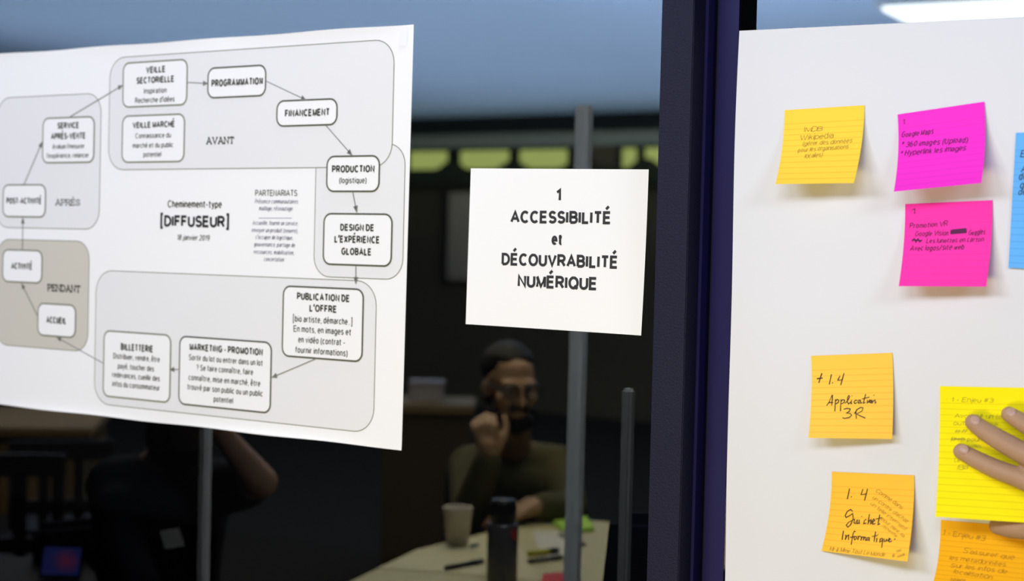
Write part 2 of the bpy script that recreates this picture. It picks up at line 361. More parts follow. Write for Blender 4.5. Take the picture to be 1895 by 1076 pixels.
def wall_text(name, lines, lay, mt, parent, bold=False, shear=0, font=G, t=None, y0=None):
    """lines: (text, centre px x, cap middle px y, width px, cap px[, bold])"""
    vs, fs = [], []
    for L in lines:
        tx, cx, cy, wd, cp = L[:5]; bd = L[5] if len(L) > 5 else bold
        c = W(cx, cy); wm = W(cx+wd/2, cy)[0]-W(cx-wd/2, cy)[0]; cm = W(cx, cy-cp/2)[2]-W(cx, cy+cp/2)[2]
        ox, oz = c[0]-wm/2, c[2]-cm/2
        f = (lambda a, b, ox=ox, oz=oz: PP(ox+a, oz+b, lay)) if y0 is None else (lambda a, b, ox=ox, oz=oz: (ox+a, y0(ox+a, oz+b), oz+b))
        tt = t or (.23 if bd else .15)
        text_geo(vs, fs, tx, f, cm, wm, tt, .05 if bd else .085, shear, font)
    return put(name, mesh(vs, fs), mt, parent)
PANELS = [  # corners, radius, fill, lay, heading
 ([(588, 268), (752, 268), (747, 518), (582, 512)], .030, PANEL, 1, None, 'pale grey panel behind the design box'),
 ([(206, 105), (735, 76), (724, 311), (203, 313)], .034, PANEL, 2, ('AVANT', 410, 260.5, 52, 14, GREYINK), 'large pale grey panel headed AVANT'),
 ([(-4, 181), (190, 174), (185, 426), (-4, 420)], .032, PANEL, 1, ('APRÈS', 127.5, 375, 46, 12.5, MIDINK), 'pale grey panel headed APRÈS'),
 ([(-4, 441), (169, 449), (163, 651), (-4, 638)], .030, PANELD, 1, ('PENDANT', 120.5, 534, 61, 14, GREYINK), 'grey panel headed PENDANT, its darker beige shade painted in'),
 ([(183, 499), (698, 523), (694, 803), (174, 746)], .036, PANEL, 1, None, 'large pale grey panel along the poster bottom'),
]
for c, r, mt, lay, head, lab in PANELS:
    x0, z0, x1, z1 = wall_rect(c); ol = rounded(x0, z0, x1, z1, r)
    p = fill('printed_panel', ol, lay, mt, poster); p['label'] = lab
    outline_ribbon('outline', ol, .0013, lay+.5, LINEI, p)
    if head: wall_text('heading', [head[:5]], lay+1, head[5], p, True, font=SLAB, t=.19)
BOXES = [
 ([(231, 117), (350, 111), (347, 194), (230, 199)], [('VEILLE', 291, 129, 36, 12.5, 1), ('SECTORIELLE', 290, 148, 70, 12.5, 1), ('Inspiration', 290, 168, 42, 10.5), ('Recherche d\'idées', 289, 185, 73, 10.5)]),
 ([(388, 127), (495, 121), (493, 176), (387, 183)], [('PROGRAMMATION', 441, 152.5, 95, 14, 1)]),
 ([(516, 188), (627, 183), (625, 231), (514, 234)], [('FINANCEMENT', 571, 209, 83, 14, 1)]),
 ([(230, 216), (345, 211), (342, 299), (228, 301)], [('VEILLE MARCHÉ', 287, 231, 78, 12, 1), ('Connaissance du', 286, 251, 66, 10), ('marché et du public', 285.5, 269, 75, 10), ('potentiel', 284.5, 286, 33, 10)]),
 ([(608, 290), (705, 289), (703, 355), (607, 354)], [('PRODUCTION', 656, 313, 79, 14, 1), ('(logistique)', 655.5, 334, 51, 11.5)]),
 ([(603, 395), (728, 398), (726, 493), (600, 489)], [('DESIGN DE', 663.5, 421.5, 63, 13.5, 1), ("L'EXPÉRIENCE", 663, 443.5, 84, 14, 1), ('GLOBALE', 662, 466, 56, 14, 1)]),
 ([(529, 529), (675, 537), (672, 668), (523, 660)], [('PUBLICATION DE', 600.5, 550.5, 98, 14, 1), ("L'OFFRE", 600.5, 571.5, 51, 14, 1), ('[bio artiste, démarche..]', 599, 592.7, 110, 12.5), ('En mots, en images et', 598.5, 611.5, 107, 12.5), ('en vidéo (contrat -', 597.5, 631, 87, 12.5), ('fournir informations)', 597, 650.5, 97, 12.5)]),
 ([(336, 622), (505, 635), (502, 764), (333, 748)], [('MARKETING - PROMOTION', 420, 647, 136, 13.5, 1), ('Sortir du lot ou entrer dans un lot', 419.5, 666.5, 137, 11.5), ('? Se faire connaître, faire', 418, 684.5, 105, 11.5), ('connaître, mise en marché, être', 417, 704, 133, 11.5), ('trouvé par son public ou un public', 418, 722, 140, 11.5), ('potentiel', 416, 740, 36, 11.5)]),
 ([(196, 612), (319, 621), (316, 745), (193, 733)], [('BILLETTERIE', 256, 644, 60, 13.5, 1), ('Distribuer, vendre, être', 255, 662, 86, 11), ('payé, toucher des', 254, 680, 67, 11), ('redevances, cueillir des', 254, 697, 88, 11), ('infos du consommateur', 254, 714, 88, 11)]),
 ([(74, 561), (143, 566), (141, 625), (72, 620)], [('ACCUEIL', 107, 593, 37, 13, 1)]),
 ([(9, 462), (81, 465), (79, 524), (7, 521)], [('ACTIVITÉ', 43, 493, 39, 12.5, 1)]),
 ([(9, 342), (87, 343), (86, 402), (8, 401)], [('POST-ACTIVITÉ', 47, 372, 65, 12, 1)]),
 ([(83, 220), (177, 216), (176, 300), (81, 302)], [('SERVICE', 129, 232.5, 40, 12, 1), ('APRÈS-VENTE', 129, 252, 64, 12, 1), ('évaluer/mesurer', 129.5, 271, 59, 9.5), ("l'expérience, relancer", 128, 288, 78, 9.5)]),
]
for c, lines in BOXES:
    x0, z0, x1, z1 = wall_rect(c); ol = rounded(x0, z0, x1, z1, .013)
    p = fill('flowchart_box', ol, 4, PAPER, poster)
    p['label'] = 'white rounded box reading ' + ' '.join(l[0] for l in lines if len(l) > 5)
    outline_ribbon('border', ol, .0026, 4.6, BORDI if c[0][0] > 300 else LINEI, p)
    wall_text('caption', lines, 5.2, GREYINK, p)
for a, b in [((133, 216), (230, 158)), ((350, 153), (388, 155)), ((494, 150), (570, 186)), ((606, 233), (655, 289)), ((655, 355), (663, 395)), ((661, 493), (661, 527)),
             ((590, 663), (505, 699)), ((333, 684), (316, 684)), ((193, 672), (107, 624)), ((72, 585), (42, 524)), ((44, 462), (45, 402)), ((47, 342), (81, 262))]:
    p, q = W(*a), W(*b); P, Q = np.array([p[0], p[2]]), np.array([q[0], q[2]]); d = (Q-P)/np.linalg.norm(Q-P); n = np.array([-d[1], d[0]])
    vs, fs = [], []
    ribbon([P, Q-d*.006], .0013, vs, fs, lambda a, b: PP(a, b, 6))
    k = len(vs); vs += [PP(*Q, 6), PP(*(Q-d*.011+n*.0042), 6), PP(*(Q-d*.011-n*.0042), 6)]; fs.append((k, k+1, k+2))
    put('arrow', mesh(vs, fs), MIDINK, poster)
wall_text('title', [('Cheminement-type', 362, 378, 100, 14)], 3, GREYINK, poster)
o = wall_text('title', [('[DIFFUSEUR]', 361.5, 410, 127, 22, 1)], 3, INK, poster, t=.22); o['label'] = 'bold title reading DIFFUSEUR in brackets'
wall_text('date_line', [('18 janvier 2019', 359, 440, 60, 11)], 3, MIDINK, poster, shear=.2)
o = wall_text('side_heading', [('PARTENARIATS', 513, 357.5, 78, 12, 1)], 3, MIDINK, poster, t=.16)
pl = wall_text('side_note', [('Présence communautaires', 513, 373, 80, 9), ('maillage, réseautage', 512, 386, 62, 9),
  ('Accueillir, fournir un service,', 511, 413, 85, 9), ('envoyer un produit (oeuvre),', 510, 426.5, 86, 9), ("s'occuper de logistique,", 509, 439.5, 70, 9),
  ('gouvernance, partage de', 509.5, 453, 76, 9), ('ressources, mobilisation,', 508.5, 467, 75, 9), ('concertation', 508.5, 480, 37, 9)], 3, PALEINK, poster, shear=.2)
a, b_ = W(481, 404), W(542, 404); vs, fs = [], []
ribbon([(a[0], a[2]), (b_[0], b_[2])], .0012, vs, fs, lambda a, b: PP(a, b, 3)); put('rule', mesh(vs, fs), PALEINK, poster)

TAPE = mat('clear_tape', (.83, .83, .83), .35, .4)
for c in ([(742, 58), (757, 57), (755, 86), (740, 87)],):
    put('tape', mesh([PP(W(*q)[0], W(*q)[2], 1.5) for q in c], [(0, 1, 2, 3)]), TAPE, poster)

# ------------------------------------------------------------------ sign on the left pane beside the post
sg = [W(873, 312), W(1202, 314), W(1192, 621), W(865, 600)]
def sgn_y(x, z):
    u = (x-sg[0][0])/.279; v = (sg[0][2]-z)/.216
    u = min(1, max(0, u)); v = min(1, max(0, v))
    return -.0022-.006*u**3*v**2-.002*(1-u)**3*v
sign = empty('sign', (-.0, 0, 1.5), 'square white paper sign reading ACCESSIBILITÉ et DÉCOUVRABILITÉ NUMÉRIQUE', 'sign')
vs, fs = [], []
n = 28
for j in range(n+1):
    for i in range(n+1):
        u, v = i/n, j/n
        p = (sg[0]*(1-u)+sg[1]*u)*(1-v)+(sg[3]*(1-u)+sg[2]*u)*v
        vs.append((p[0], sgn_y(p[0], p[2]), p[2]))
for j in range(n):
    for i in range(n):
        a = j*(n+1)+i; fs.append((a, a+n+1, a+n+2, a+1))
put('sheet', mesh(vs, fs), PAPER, sign, True)
wall_text('lettering', [('1', 1035.5, 361.5, 10, 24, 1), ('ACCESSIBILITÉ', 1038, 402.5, 186.5, 24, 1), ('et', 1033, 442.8, 20.5, 22.5, 1), ('DÉCOUVRABILITÉ', 1036, 482.7, 216, 24, 1), ('NUMÉRIQUE', 1033, 522.8, 148, 24.5, 1)],
          0, INK, sign, t=.215, y0=lambda x, z: sgn_y(x, z)-.0004)

# ------------------------------------------------------------------ big sheet on the right pane
SLOPE = (W(1895, 33)[2]-W(1372, 58)[2])/(W(1895, 33)[0]-W(1372, 58)[0])
SX0, SX1, SZ0 = .2634, 1.42, .82
sh = empty('paper_sheet', (.82, 0, 1.3), 'big white paper sheet covering the right pane behind the sticky notes', 'paper')
def sheet_y(x, z):
    e = math.exp(-max(0, x-SX0)/.05)
    return -.0022-.0028*e*(1+math.sin(z*9.0+.6))-.0012*(1+math.sin(x*7+z*3))
vs, fs = [], []
nx, nz = 90, 80
for j in range(nz+1):
    for i in range(nx+1):
        u, v = i/nx, j/nz
        x = SX0+(SX1-SX0)*u**1.4
        zt = 1.7797+(x-SX0)*SLOPE
        z = SZ0+(zt-SZ0)*v
        x += (1-u)**6*.0012*math.sin(z*14)
        y = sheet_y(x, z)
        kx, kz = (x-W(1476, 62)[0]), (z-W(1476, 62)[2])
        y -= .0016*math.exp(-((kx-.15*kz)/.004)**2-((kz)/.016)**2)
        vs.append((x, y, z))
for j in range(nz):
    for i in range(nx):
        a = j*(nx+1)+i; fs.append((a, a+1, a+nx+2, a+nx+1))
put('sheet', mesh(vs, fs), SHEETM, sh, True)

# ------------------------------------------------------------------ sticky notes
C_OR1 = lin((255, 214, 70)); C_MAG = lin((250, 52, 205)); C_MAG2 = lin((252, 58, 172)); C_OR2 = lin((255, 204, 78)); C_OR3 = lin((255, 197, 62)); C_YEL = lin((252, 236, 8)); C_OR4 = lin((253, 184, 24)); C_BLU = lin((104, 182, 252))
def k(c, s): return tuple(q*s for q in c)
class Note:
    def __init__(s, quad, w, h, mt, label, kind='sticky_note', group='lined sticky notes on the white sheet'):
        s.px = quad
        tl, tr = [W(*q, -.0055) for q in quad[:2]]
        if len(quad) == 4 and quad[2] is not None: pass
        d = (tr-tl)/np.linalg.norm(tr-tl); tr = tl+d*w
        s.P = [tl, tr]; s.w, s.h = w, h
        down = np.array([d[2], 0, -d[0]])
        for q, t in ((quad[3], tl), (quad[2], tr)):
            if q is None: s.P.append(None); continue
            r = ray(*q); r = r/np.linalg.norm(r); oc = CAM-t; bb = oc @ r; cc = oc @ oc-(h*.992)**2; disc = bb*bb-cc
            p = CAM+r*(-bb-math.sqrt(disc)) if disc > 0 else CAM+r*(-bb)
            flatp = W(*q, -.0055)
            if p[1] < -.045 or p[1] > -.0055: p = flatp
            s.P.append(p)
        if s.P[3] is None: s.P[3] = s.P[2]+(tr-tl)
        s.down = down
        s.o = empty(kind, (tl+tr)/2, label, 'sticky note', group)
        n = 24; vs, fs, uvs = [], [], []
        for j in range(n+1):
            for i in range(n+1):
                vs.append(s.at(i/n, j/n)); uvs.append((i/n, j/n))
        for j in range(n):
            for i in range(n):
                a = j*(n+1)+i; fs.append((a, a+n+1, a+n+2, a+1))
        me = mesh(vs, fs); ul = me.uv_layers.new(name='UVMap')
        for l in me.loops: ul.data[l.index].uv = uvs[l.vertex_index]
        put('note_paper', me, mt, s.o, True)
    def edge(s, top, bot, v):                # leaves the wall tangentially, then curls out
        ctrl = top+s.down*s.h*.45
        ctrl[1] = top[1]-.001
        return top*(1-v)**2+ctrl*2*v*(1-v)+bot*v**2
    def at(s, u, v, off=0):
        p = s.edge(s.P[0], s.P[2], v)*(1-u)+s.edge(s.P[1], s.P[3], v)*u
        return (p[0], p[1]-off, p[2])
    def uv(s, px, py):                       # pixel -> sheet coordinates, on the curled surface
        u, v = .5, .5
        def pr(u, v):
            d = np.array(s.at(u, v))-CAM; w_ = d @ FW
            return np.array([947.5+FPX*(d @ RT)/w_, 538-FPX*(d @ UP)/w_])
        for _ in range(12):
            r = np.array([px, py])-pr(u, v); e = 1e-4
            J = np.stack([(pr(u+e, v)-pr(u, v))/e, (pr(u, v+e)-pr(u, v))/e], 1)
            du = np.linalg.solve(J, r); u += du[0]; v += du[1]
        return np.array([u, v])
    def write(s, lines, mt, t=.10, hand=.15, name='handwriting', shear=.18, label=None):
        """lines: (text, x0, y0, x1, y1, cap px): middle of the first and last letter in pixels, or ('~', [(x, y), ...]) for a drawn stroke"""
        vs, fs = [], []
        for L in lines:
            if L[0] == '~':
                pts = [s.uv(*q)*np.array([s.w, s.h]) for q in L[1]]
                wd = L[2] if len(L) > 2 else .0011
                ribbon(pts, wd, vs, fs, lambda a, b: s.at(a/s.w, b/s.h, .0004), jit=.2); continue
            tx, x0, y0, x1, y1, cp = L
            A, Bq = s.uv(x0, y0), s.uv(x1, y1); sc = np.array([s.w, s.h])
            A, Bq = A*sc, Bq*sc; d = Bq-A; wd = np.linalg.norm(d); d = d/wd; nrm = np.array([d[1], -d[0]])
            cap = abs((s.uv(x0, y0+cp/2)-s.uv(x0, y0-cp/2))[1])*s.h
            org = A-nrm*cap/2
            text_geo(vs, fs, tx, lambda a, b: s.at(*((org+d*a+nrm*b)/sc), .0004), cap, wd, t, .12, shear, G, hand)
        o = put(name, mesh(vs, fs), mt, s.o)
        if label: o['label'] = label
        return o
FAINT = mat('faint_brown_pen', (.36, .20, .03), .6)
BLACKPEN = mat('black_pen', (.06, .025, .008), .6)
PURPEN = mat('dark_pen_on_pink', (.09, .004, .06), .6)
OLIVEPEN = mat('faint_pencil', (.34, .30, .01), .6)
BRPEN = mat('brown_pen', (.40, .19, .008), .6)
BLUEPEN = mat('navy_pen', (.03, .07, .16), .6)
N = .1016
MAG_L = k(C_MAG, .55)
n1 = Note([(1452, 204), (1597, 195), (1580, 339), (1435, 341)], N, N, note_mat('yellow_note', k(C_OR1, 1.0), lin((238, 160, 30))), 'golden yellow note alone at the upper left of the white sheet, mentioning Wikipedia')
n1.write([('IMDB', 1488, 240, 1521, 238, 8), ('Wikipedia', 1480, 255, 1543, 250, 9), ('(gérer des données', 1485, 266, 1577, 260, 7.5), ('pour les organisations', 1477, 278, 1570, 271, 7.5), ('locales)', 1489, 289, 1522, 286, 8)], FAINT, .085)
MAGM = note_mat('magenta_note', C_MAG, k(C_MAG, .72)); MAGM2 = note_mat('hot_pink_note', C_MAG2, k(C_MAG2, .72))
n2 = Note([(1661, 212), (1817, 189), (1816, 339), (1654, 355)], N, N, MAGM, 'tilted magenta note, upper of the two pink ones, about 360 images')
n2.write([('1.', 1670, 226, 1676, 225, 9), ('Google Maps', 1668, 250, 1727, 243, 9), ('* 360 images (Upload)', 1668, 268, 1791, 258, 9.5), ('* Hyperlink les images', 1666, 284, 1787, 273, 9)], PURPEN, .12)
n3 = Note([(1675, 378), (1832, 371), (1825, 531), (1663, 530)], N, N, MAGM2, 'hot pink note, lower of the two pink ones, with a blacked out word')
n3.write([('1:', 1686, 392, 1695, 391, 9), ('Promotion VR', 1683, 418, 1753, 414, 9), ('Google Vision', 1693, 433, 1755, 431, 8.5), ('Goggles', 1792, 431, 1823, 429, 8.5), ('Les lunettes en carton', 1714, 446, 1820, 443, 8), ('Avec logos/site web', 1684, 460, 1784, 457, 9),
  ('~', [(1759, 430), (1789, 428)], .0052), ('~', [(1762, 427), (1788, 425)], .003), ('~', [(1688, 447), (1692, 442), (1695, 448), (1699, 442), (1702, 448), (1706, 444)], .0014), ('~', [(1688, 444), (1706, 446)], .0014)], PURPEN, .12)
n4 = Note([(1501, 659), (1647, 653.5), (1651, 813), (1496, 811)], N, N, note_mat('orange_note', C_OR2, lin((240, 150, 50))), 'orange note in the middle of the sheet reading Application 3R')
q = lambda x, y: (1480+x/5.665, 640+y/5.665)
n4.write([('~', [q(180, 347), q(240, 340)], .0016), ('~', [q(232, 290), q(216, 340), q(200, 392)], .0013), ('~', [q(333, 300), q(322, 350), q(310, 408)]), ('~', [q(340, 388), q(346, 394)], .0014),
  ('~', [q(424, 318), q(402, 355), q(400, 364), q(430, 362), q(455, 345)]), ('~', [q(465, 288), q(448, 350), q(430, 415)]),
  ('~', [q(283, 630), q(310, 590), q(343, 516), q(342, 560), q(335, 628)]), ('~', [q(296, 604), q(325, 596), q(350, 598)]),
  ('~', [q(376, 562), q(372, 620), q(369, 690)]), ('~', [q(374, 585), q(392, 565), q(410, 572), q(405, 596), q(378, 612)]),
  ('~', [q(434, 562), q(430, 620), q(427, 688)]), ('~', [q(432, 588), q(452, 566), q(470, 572), q(466, 596), q(436, 612)]),
  ('~', [q(476, 606), q(505, 575), q(524, 535), q(515, 522), q(502, 545), q(500, 590), q(512, 612), q(536, 590)]), ('~', [q(543, 570), q(538, 608), q(550, 608)]), ('~', [q(547, 524), q(549, 529)], .0014),
  ('~', [q(604, 575), q(585, 572), q(570, 592), q(578, 608), q(602, 598)]), ('~', [q(640, 574), q(620, 572), q(610, 594), q(622, 606), q(638, 580), q(640, 606), q(655, 594)]),
  ('~', [q(692, 508), q(678, 560), q(668, 604), q(690, 596)]), ('~', [q(655, 560), q(730, 540)]), ('~', [q(712, 572), q(706, 604), q(722, 590), q(734, 572), q(752, 575), q(745, 600), q(730, 594), q(740, 570)]), ('~', [q(776, 518), q(780, 524)], .0012),
  ('~', [q(762, 572), q(756, 606), q(775, 578), q(790, 570), q(792, 590), q(790, 606), q(802, 592)]),
  ('~', [q(462, 668), q(500, 658), q(530, 664), q(520, 690), q(490, 708), q(530, 712), q(545, 730), q(520, 754), q(470, 764), q(450, 756)]),
  ('~', [q(592, 682), q(590, 720), q(594, 766)]), ('~', [q(574, 716), q(600, 672), q(640, 648), q(664, 652), q(655, 685), q(598, 718), q(630, 735), q(688, 760)])], BLACKPEN, name='handwriting')
n5 = Note([(1539, 873.5), (1689, 880), (1679, 1040), (1520, 1020)], N, N, note_mat('deep_orange_note', C_OR3, lin((240, 140, 40))), 'orange note low on the sheet reading Guichet Informatique')
q = lambda x, y: (1500+x/5.38, 860+y/5.38)
n5.write([('~', [q(388, 240), q(378, 295), q(366, 346)]), ('~', [q(404, 320), q(410, 326)], .0014), ('~', [q(522, 246), q(503, 300), q(530, 300), q(560, 290)]), ('~', [q(568, 243), q(553, 300), q(537, 362)]),
  ('~', [q(420, 470), q(400, 448), q(365, 470), q(345, 510), q(355, 528), q(390, 510), q(420, 490), q(425, 540), q(400, 600), q(372, 626), q(356, 605), q(380, 575), q(440, 545), q(432, 580), q(445, 590), q(468, 548), q(462, 590), q(480, 585)]),
  ('~', [q(486, 550), q(482, 586), q(494, 586)]), ('~', [q(508, 516), q(510, 521)], .0013), ('~', [q(556, 545), q(535, 560), q(530, 590), q(556, 584)]), ('~', [q(588, 494), q(575, 560), q(568, 596), q(590, 556), q(604, 552), q(598, 590), q(612, 586)]),
  ('~', [q(616, 580), q(640, 560), q(630, 545), q(612, 570), q(622, 596), q(648, 588)]), ('~', [q(690, 500), q(678, 560), q(672, 600), q(692, 590)]), ('~', [q(650, 545), q(715, 530)]),
  ('~', [q(328, 660), q(320, 710), q(315, 752)]), ('~', [q(350, 700), q(345, 750), q(362, 712), q(380, 704), q(378, 752)]), ('~', [q(450, 672), q(436, 664), q(424, 690), q(414, 745), q(405, 800)]), ('~', [q(395, 728), q(440, 718)]),
  ('~', [q(450, 715), q(432, 728), q(440, 752), q(460, 735), q(455, 715)]), ('~', [q(474, 712), q(470, 752), q(478, 722), q(496, 712)]), ('~', [q(504, 716), q(500, 758), q(516, 722), q(528, 722), q(524, 756), q(540, 724), q(552, 728), q(548, 760)]),
  ('~', [q(584, 726), q(566, 732), q(560, 758), q(580, 748), q(586, 728), q(584, 764)]), ('~', [q(648, 668), q(638, 730), q(632, 772)]), ('~', [q(612, 718), q(668, 708)]), ('~', [q(662, 732), q(656, 776)]), ('~', [q(672, 694), q(674, 699)], .0013),
  ('~', [q(716, 735), q(694, 744), q(690, 772), q(712, 762), q(722, 738), q(714, 790), q(708, 830)]), ('~', [q(736, 740), q(732, 768), q(748, 766), q(760, 742), q(758, 768)]), ('~', [q(774, 760), q(796, 744), q(784, 736), q(772, 760), q(790, 772), q(812, 760)]), ('~', [q(836, 742), q(842, 748)], .0018)], BLACKPEN)
n5.write([('Comme dans', 1622, 907, 1670, 940, 7), ('un contre d\'achat', 1616, 920, 1680, 966, 6.5), ('un telle internatif', 1612, 931, 1677, 980, 6), ('pour tenir sa', 1632, 960, 1674, 993, 6), ('recherche', 1634, 973, 1660, 993, 5.5)], BRPEN, .09, name='side_handwriting')
n5.write([('Mr & Mme Tout Le Monde', 1535, 1016, 1638, 1027, 7), ('@', 1651, 1028, 1656, 1028, 6), ('tout', 1658, 1021, 1668, 1018, 5), ('monde', 1660, 1031, 1674, 1026, 4.5)], FAINT, .10, name='bottom_handwriting')
n6 = Note([(1739, 715), (1895, 718), None, (1731, 957)], N, .1524, note_mat('yellow_tall_note', C_YEL, lin((190, 165, 0)), .14, .0485), 'tall bright yellow note under the fingers of the reaching hand', group=None)
n6.write([('1 - Enjeu #3', 1760, 740, 1838, 741, 8), ('Avoir ## un (a', 1766, 769, 1853, 771, 8), ('outil de base', 1764, 783, 1847, 786, 7.5), ('## que ce', 1766, 798, 1850, 800, 7), ('prep pour', 1760, 812, 1814, 814, 7.5), ('essayelles', 1775, 824, 1816, 826, 7), ('(Bla', 1771, 865, 1790, 865, 8), ('Le', 1766, 851, 1776, 852, 7),
  ('~', [(1760, 813), (1787, 813)], .0012), ('~', [(1752, 739), (1752, 739.5)])], OLIVEPEN, .085)
n7 = Note([(1741, 963), (1834, 971), None, (1725, 1085)], N, N, note_mat('amber_note', C_OR4, lin((190, 120, 0))), 'amber note below the tall yellow one, beside the thumb')
n7.write([('1 - Enjeu #3', 1744, 985, 1822, 997, 9), ("S'assurer que", 1782, 1019, 1877, 1032, 8.5), ('les métadonnées', 1757, 1032, 1861, 1045, 8), ('Sur les infos de', 1759, 1046, 1863, 1058, 8), ('localisation', 1765, 1057, 1836, 1069, 8), ('soient', 1759, 1071, 1786, 1075, 7)], BRPEN, .085)
n8 = Note([(1880, 246), (1910, 246), None, (1866, 496)], N, .1524, note_mat('blue_note', C_BLU, lin((70, 135, 205)), .14, .0485), 'tall blue note at the right edge of the photo', group=None)
n8.write([('En', 1888, 284.6, 1904, 284.6, 12), ('Av', 1889, 312, 1908, 312, 13), ('de', 1885, 326, 1900, 326, 13), ('qu', 1887, 342, 1902, 342, 13), ('de', 1884, 355, 1899, 355, 11)], BLUEPEN, .14, hand=.05)

# ------------------------------------------------------------------ bodies: spheres along chains, fused by a voxel remesh
def ico():
    bm = bmesh.new(); bmesh.ops.create_icosphere(bm, subdivisions=2, radius=1)
    v = np.array([q.co[:] for q in bm.verts]); bm.verts.index_update(); f = [[q.index for q in p.verts] for p in bm.faces]; bm.free(); return v, f
ICV, ICF = ico()
class Blob:
    def __init__(s): s.v, s.f = [], []
    def ball(s, c, r, M=None):
        r = np.array(r if hasattr(r, '__len__') else (r, r, r)); b0 = sum(len(q) for q in s.v)
        p = ICV*r
        if M is not None: p = p @ np.array(M).T
        s.v.append(p+np.array(c)); s.f += [[i+b0 for i in q] for q in ICF]
    def chain(s, pts, rad, sq=None):
        for i in range(len(pts)-1):
            a, b = np.array(pts[i], float), np.array(pts[i+1], float); L = np.linalg.norm(b-a)
            n = max(2, int(L/(min(rad[i], rad[i+1])*.4)))
            for t in range(n+1):
                t = t/n; s.ball(a*(1-t)+b*t, rad[i]*(1-t)+rad[i+1]*t)
    def obj(s, name, voxel, mt, parent=None, it=4):
        me = mesh(np.concatenate(s.v), s.f); tmp = bpy.data.objects.new('tmp', me); COL.objects.link(tmp)
        r = tmp.modifiers.new('r', 'REMESH'); r.mode = 'VOXEL'; r.voxel_size = voxel; r.use_smooth_shade = True
        q = tmp.modifiers.new('s', 'SMOOTH'); q.iterations = it; q.factor = .5
        dg = bpy.context.evaluated_depsgraph_get(); out = bpy.data.meshes.new_from_object(tmp.evaluated_get(dg))
        bpy.data.objects.remove(tmp); bpy.data.meshes.remove(me)
        out.name = name
        return put(name, out, mt, parent, True)
def face(bl, hc, M, s=1.0):
    """head volume at hc; M: 3x3 with columns right, forward, up"""
    T = lambda x, y, z: np.array(hc)+np.array(M) @ np.array([x*s, y*s, z*s])
    bl.ball(T(0, -.012, .025), (.074*s, .092*s, .090*s), M)
    bl.ball(T(0, .02, -.045), (.058*s, .068*s, .070*s), M)
    bl.ball(T(0, .045, -.085), (.030*s, .032*s, .026*s), M)
    bl.chain([T(0, .082, .012), T(0, .105, -.028)], [.010*s, .014*s])
    for q in (-1, 1):
        bl.ball(T(q*.012, .094, -.030), .010*s)
        bl.ball(T(q*.074, -.008, -.012), (.010*s, .018*s, .030*s), M)
        bl.chain([T(q*.014, .080, .022), T(q*.045, .070, .022)], [.010*s, .009*s])
        bl.ball(T(q*.042, .058, -.025), .022*s)
    bl.ball(T(0, .083, -.058), (.024*s, .010*s, .006*s), M); bl.ball(T(0, .081, -.068), (.020*s, .011*s, .007*s), M)
    return T
SKIN = mat('skin', (.43, .26, .155), .5, .35, sss=.08, var=.10, vscale=30, bump=.12, bscale=140)
NAIL = mat('fingernail', (.50, .325, .25), .35, .4)
EYEW = mat('eye_white', (.6, .58, .55), .2); EYED = mat('iris_dark', (.03, .02, .015), .2)
HAIRD = mat('dark_hair', (.006, .005, .004), .6, .3, bump=.8, bscale=120)
def basis(fwd, tilt=(0, 0, 1)):
    f = np.array(fwd, float); f /= np.linalg.norm(f); r = np.cross(f, np.array(tilt, float)); r /= np.linalg.norm(r); u = np.cross(r, f)
    return np.stack([r, f, u], 1)
def eyes(T, M, parent):
    for q in (-1, 1):
        e = Blob(); e.ball(T(q*.031, .066, .004), .0125); put('eye', mesh(np.concatenate(e.v), e.f), EYEW, parent, True)
        e = Blob(); e.ball(T(q*.031, .0765, .004), (.0055, .003, .0055), M); put('iris', mesh(np.concatenate(e.v), e.f), EYED, parent, True)
def spread_hand(bl, wrist, d, n, side, curl=.5, s=1.0):
    """a loosely curled hand at a wrist: d along the hand, n out of the back of the hand, side towards the thumb"""
    d, n, sd = [np.array(q, float)/np.linalg.norm(q) for q in (d, n, side)]; wrist = np.array(wrist, float)
    bl.chain([wrist, wrist+d*.03*s], [.026*s, .030*s])
    for i, (off, L) in enumerate(((.030, .075), (.010, .083), (-.010, .077), (-.028, .060))):
        kn = wrist+d*(.092-.006*abs(i-1))*s+sd*off*s
        bl.chain([wrist+d*.02*s+sd*off*.5*s, kn], [.016*s, .0125*s])
        p, a = kn, 0
        for seg, r in ((.45, .0098), (.30, .0088), (.25, .0078)):
            a += curl*(.8+.1*i); q = p+(d*math.cos(a)-n*math.sin(a))*L*seg*s
            bl.chain([p, q], [r*s*1.05, r*s]); p = q
    b = wrist+d*.02*s+sd*.022*s; k1 = b+(d*.035+sd*.028-n*.012)*s; k2 = k1+(d*.030+sd*.010-n*.014)*s; k3 = k2+(d*.024-n*.014)*s
    bl.chain([b, k1, k2, k3], [.017*s, .0125*s, .011*s, .0095*s])

# the reaching person, standing just right of the view with the right hand on the notes
per = empty('person', (1.10, -.46, 0), 'person at the right edge reaching with a spread hand over the yellow note', 'person')
def H(x, y, d): return W(x, y, d)
body = Blob()
fing = [
 ([(1779, 836), (1806, 851), (1841, 868), (1884, 884), (1934, 903)], [-.020, -.026, -.034, -.042, -.050], [0.0099, 0.0110, 0.0119, 0.0125, 0.0146]),
 ([(1801, 782), (1823, 799), (1853, 817), (1889, 837), (1940, 860)], [-.018, -.026, -.036, -.046, -.054], [0.0101, 0.0114, 0.0125, 0.0130, 0.0146]),
 ([(1867, 767), (1885, 778), (1908, 792), (1934, 806), (1966, 826)], [-.018, -.025, -.033, -.043, -.052], [0.0094, 0.0105, 0.0114, 0.0119, 0.0140]),
 ([(1932, 752), (1946, 762), (1962, 775), (1978, 788), (2000, 806)], [-.018, -.024, -.030, -.038, -.046], [0.0083, 0.0092, 0.0101, 0.0105, 0.0129]),
]
WR = H(2068, 900, -.085)
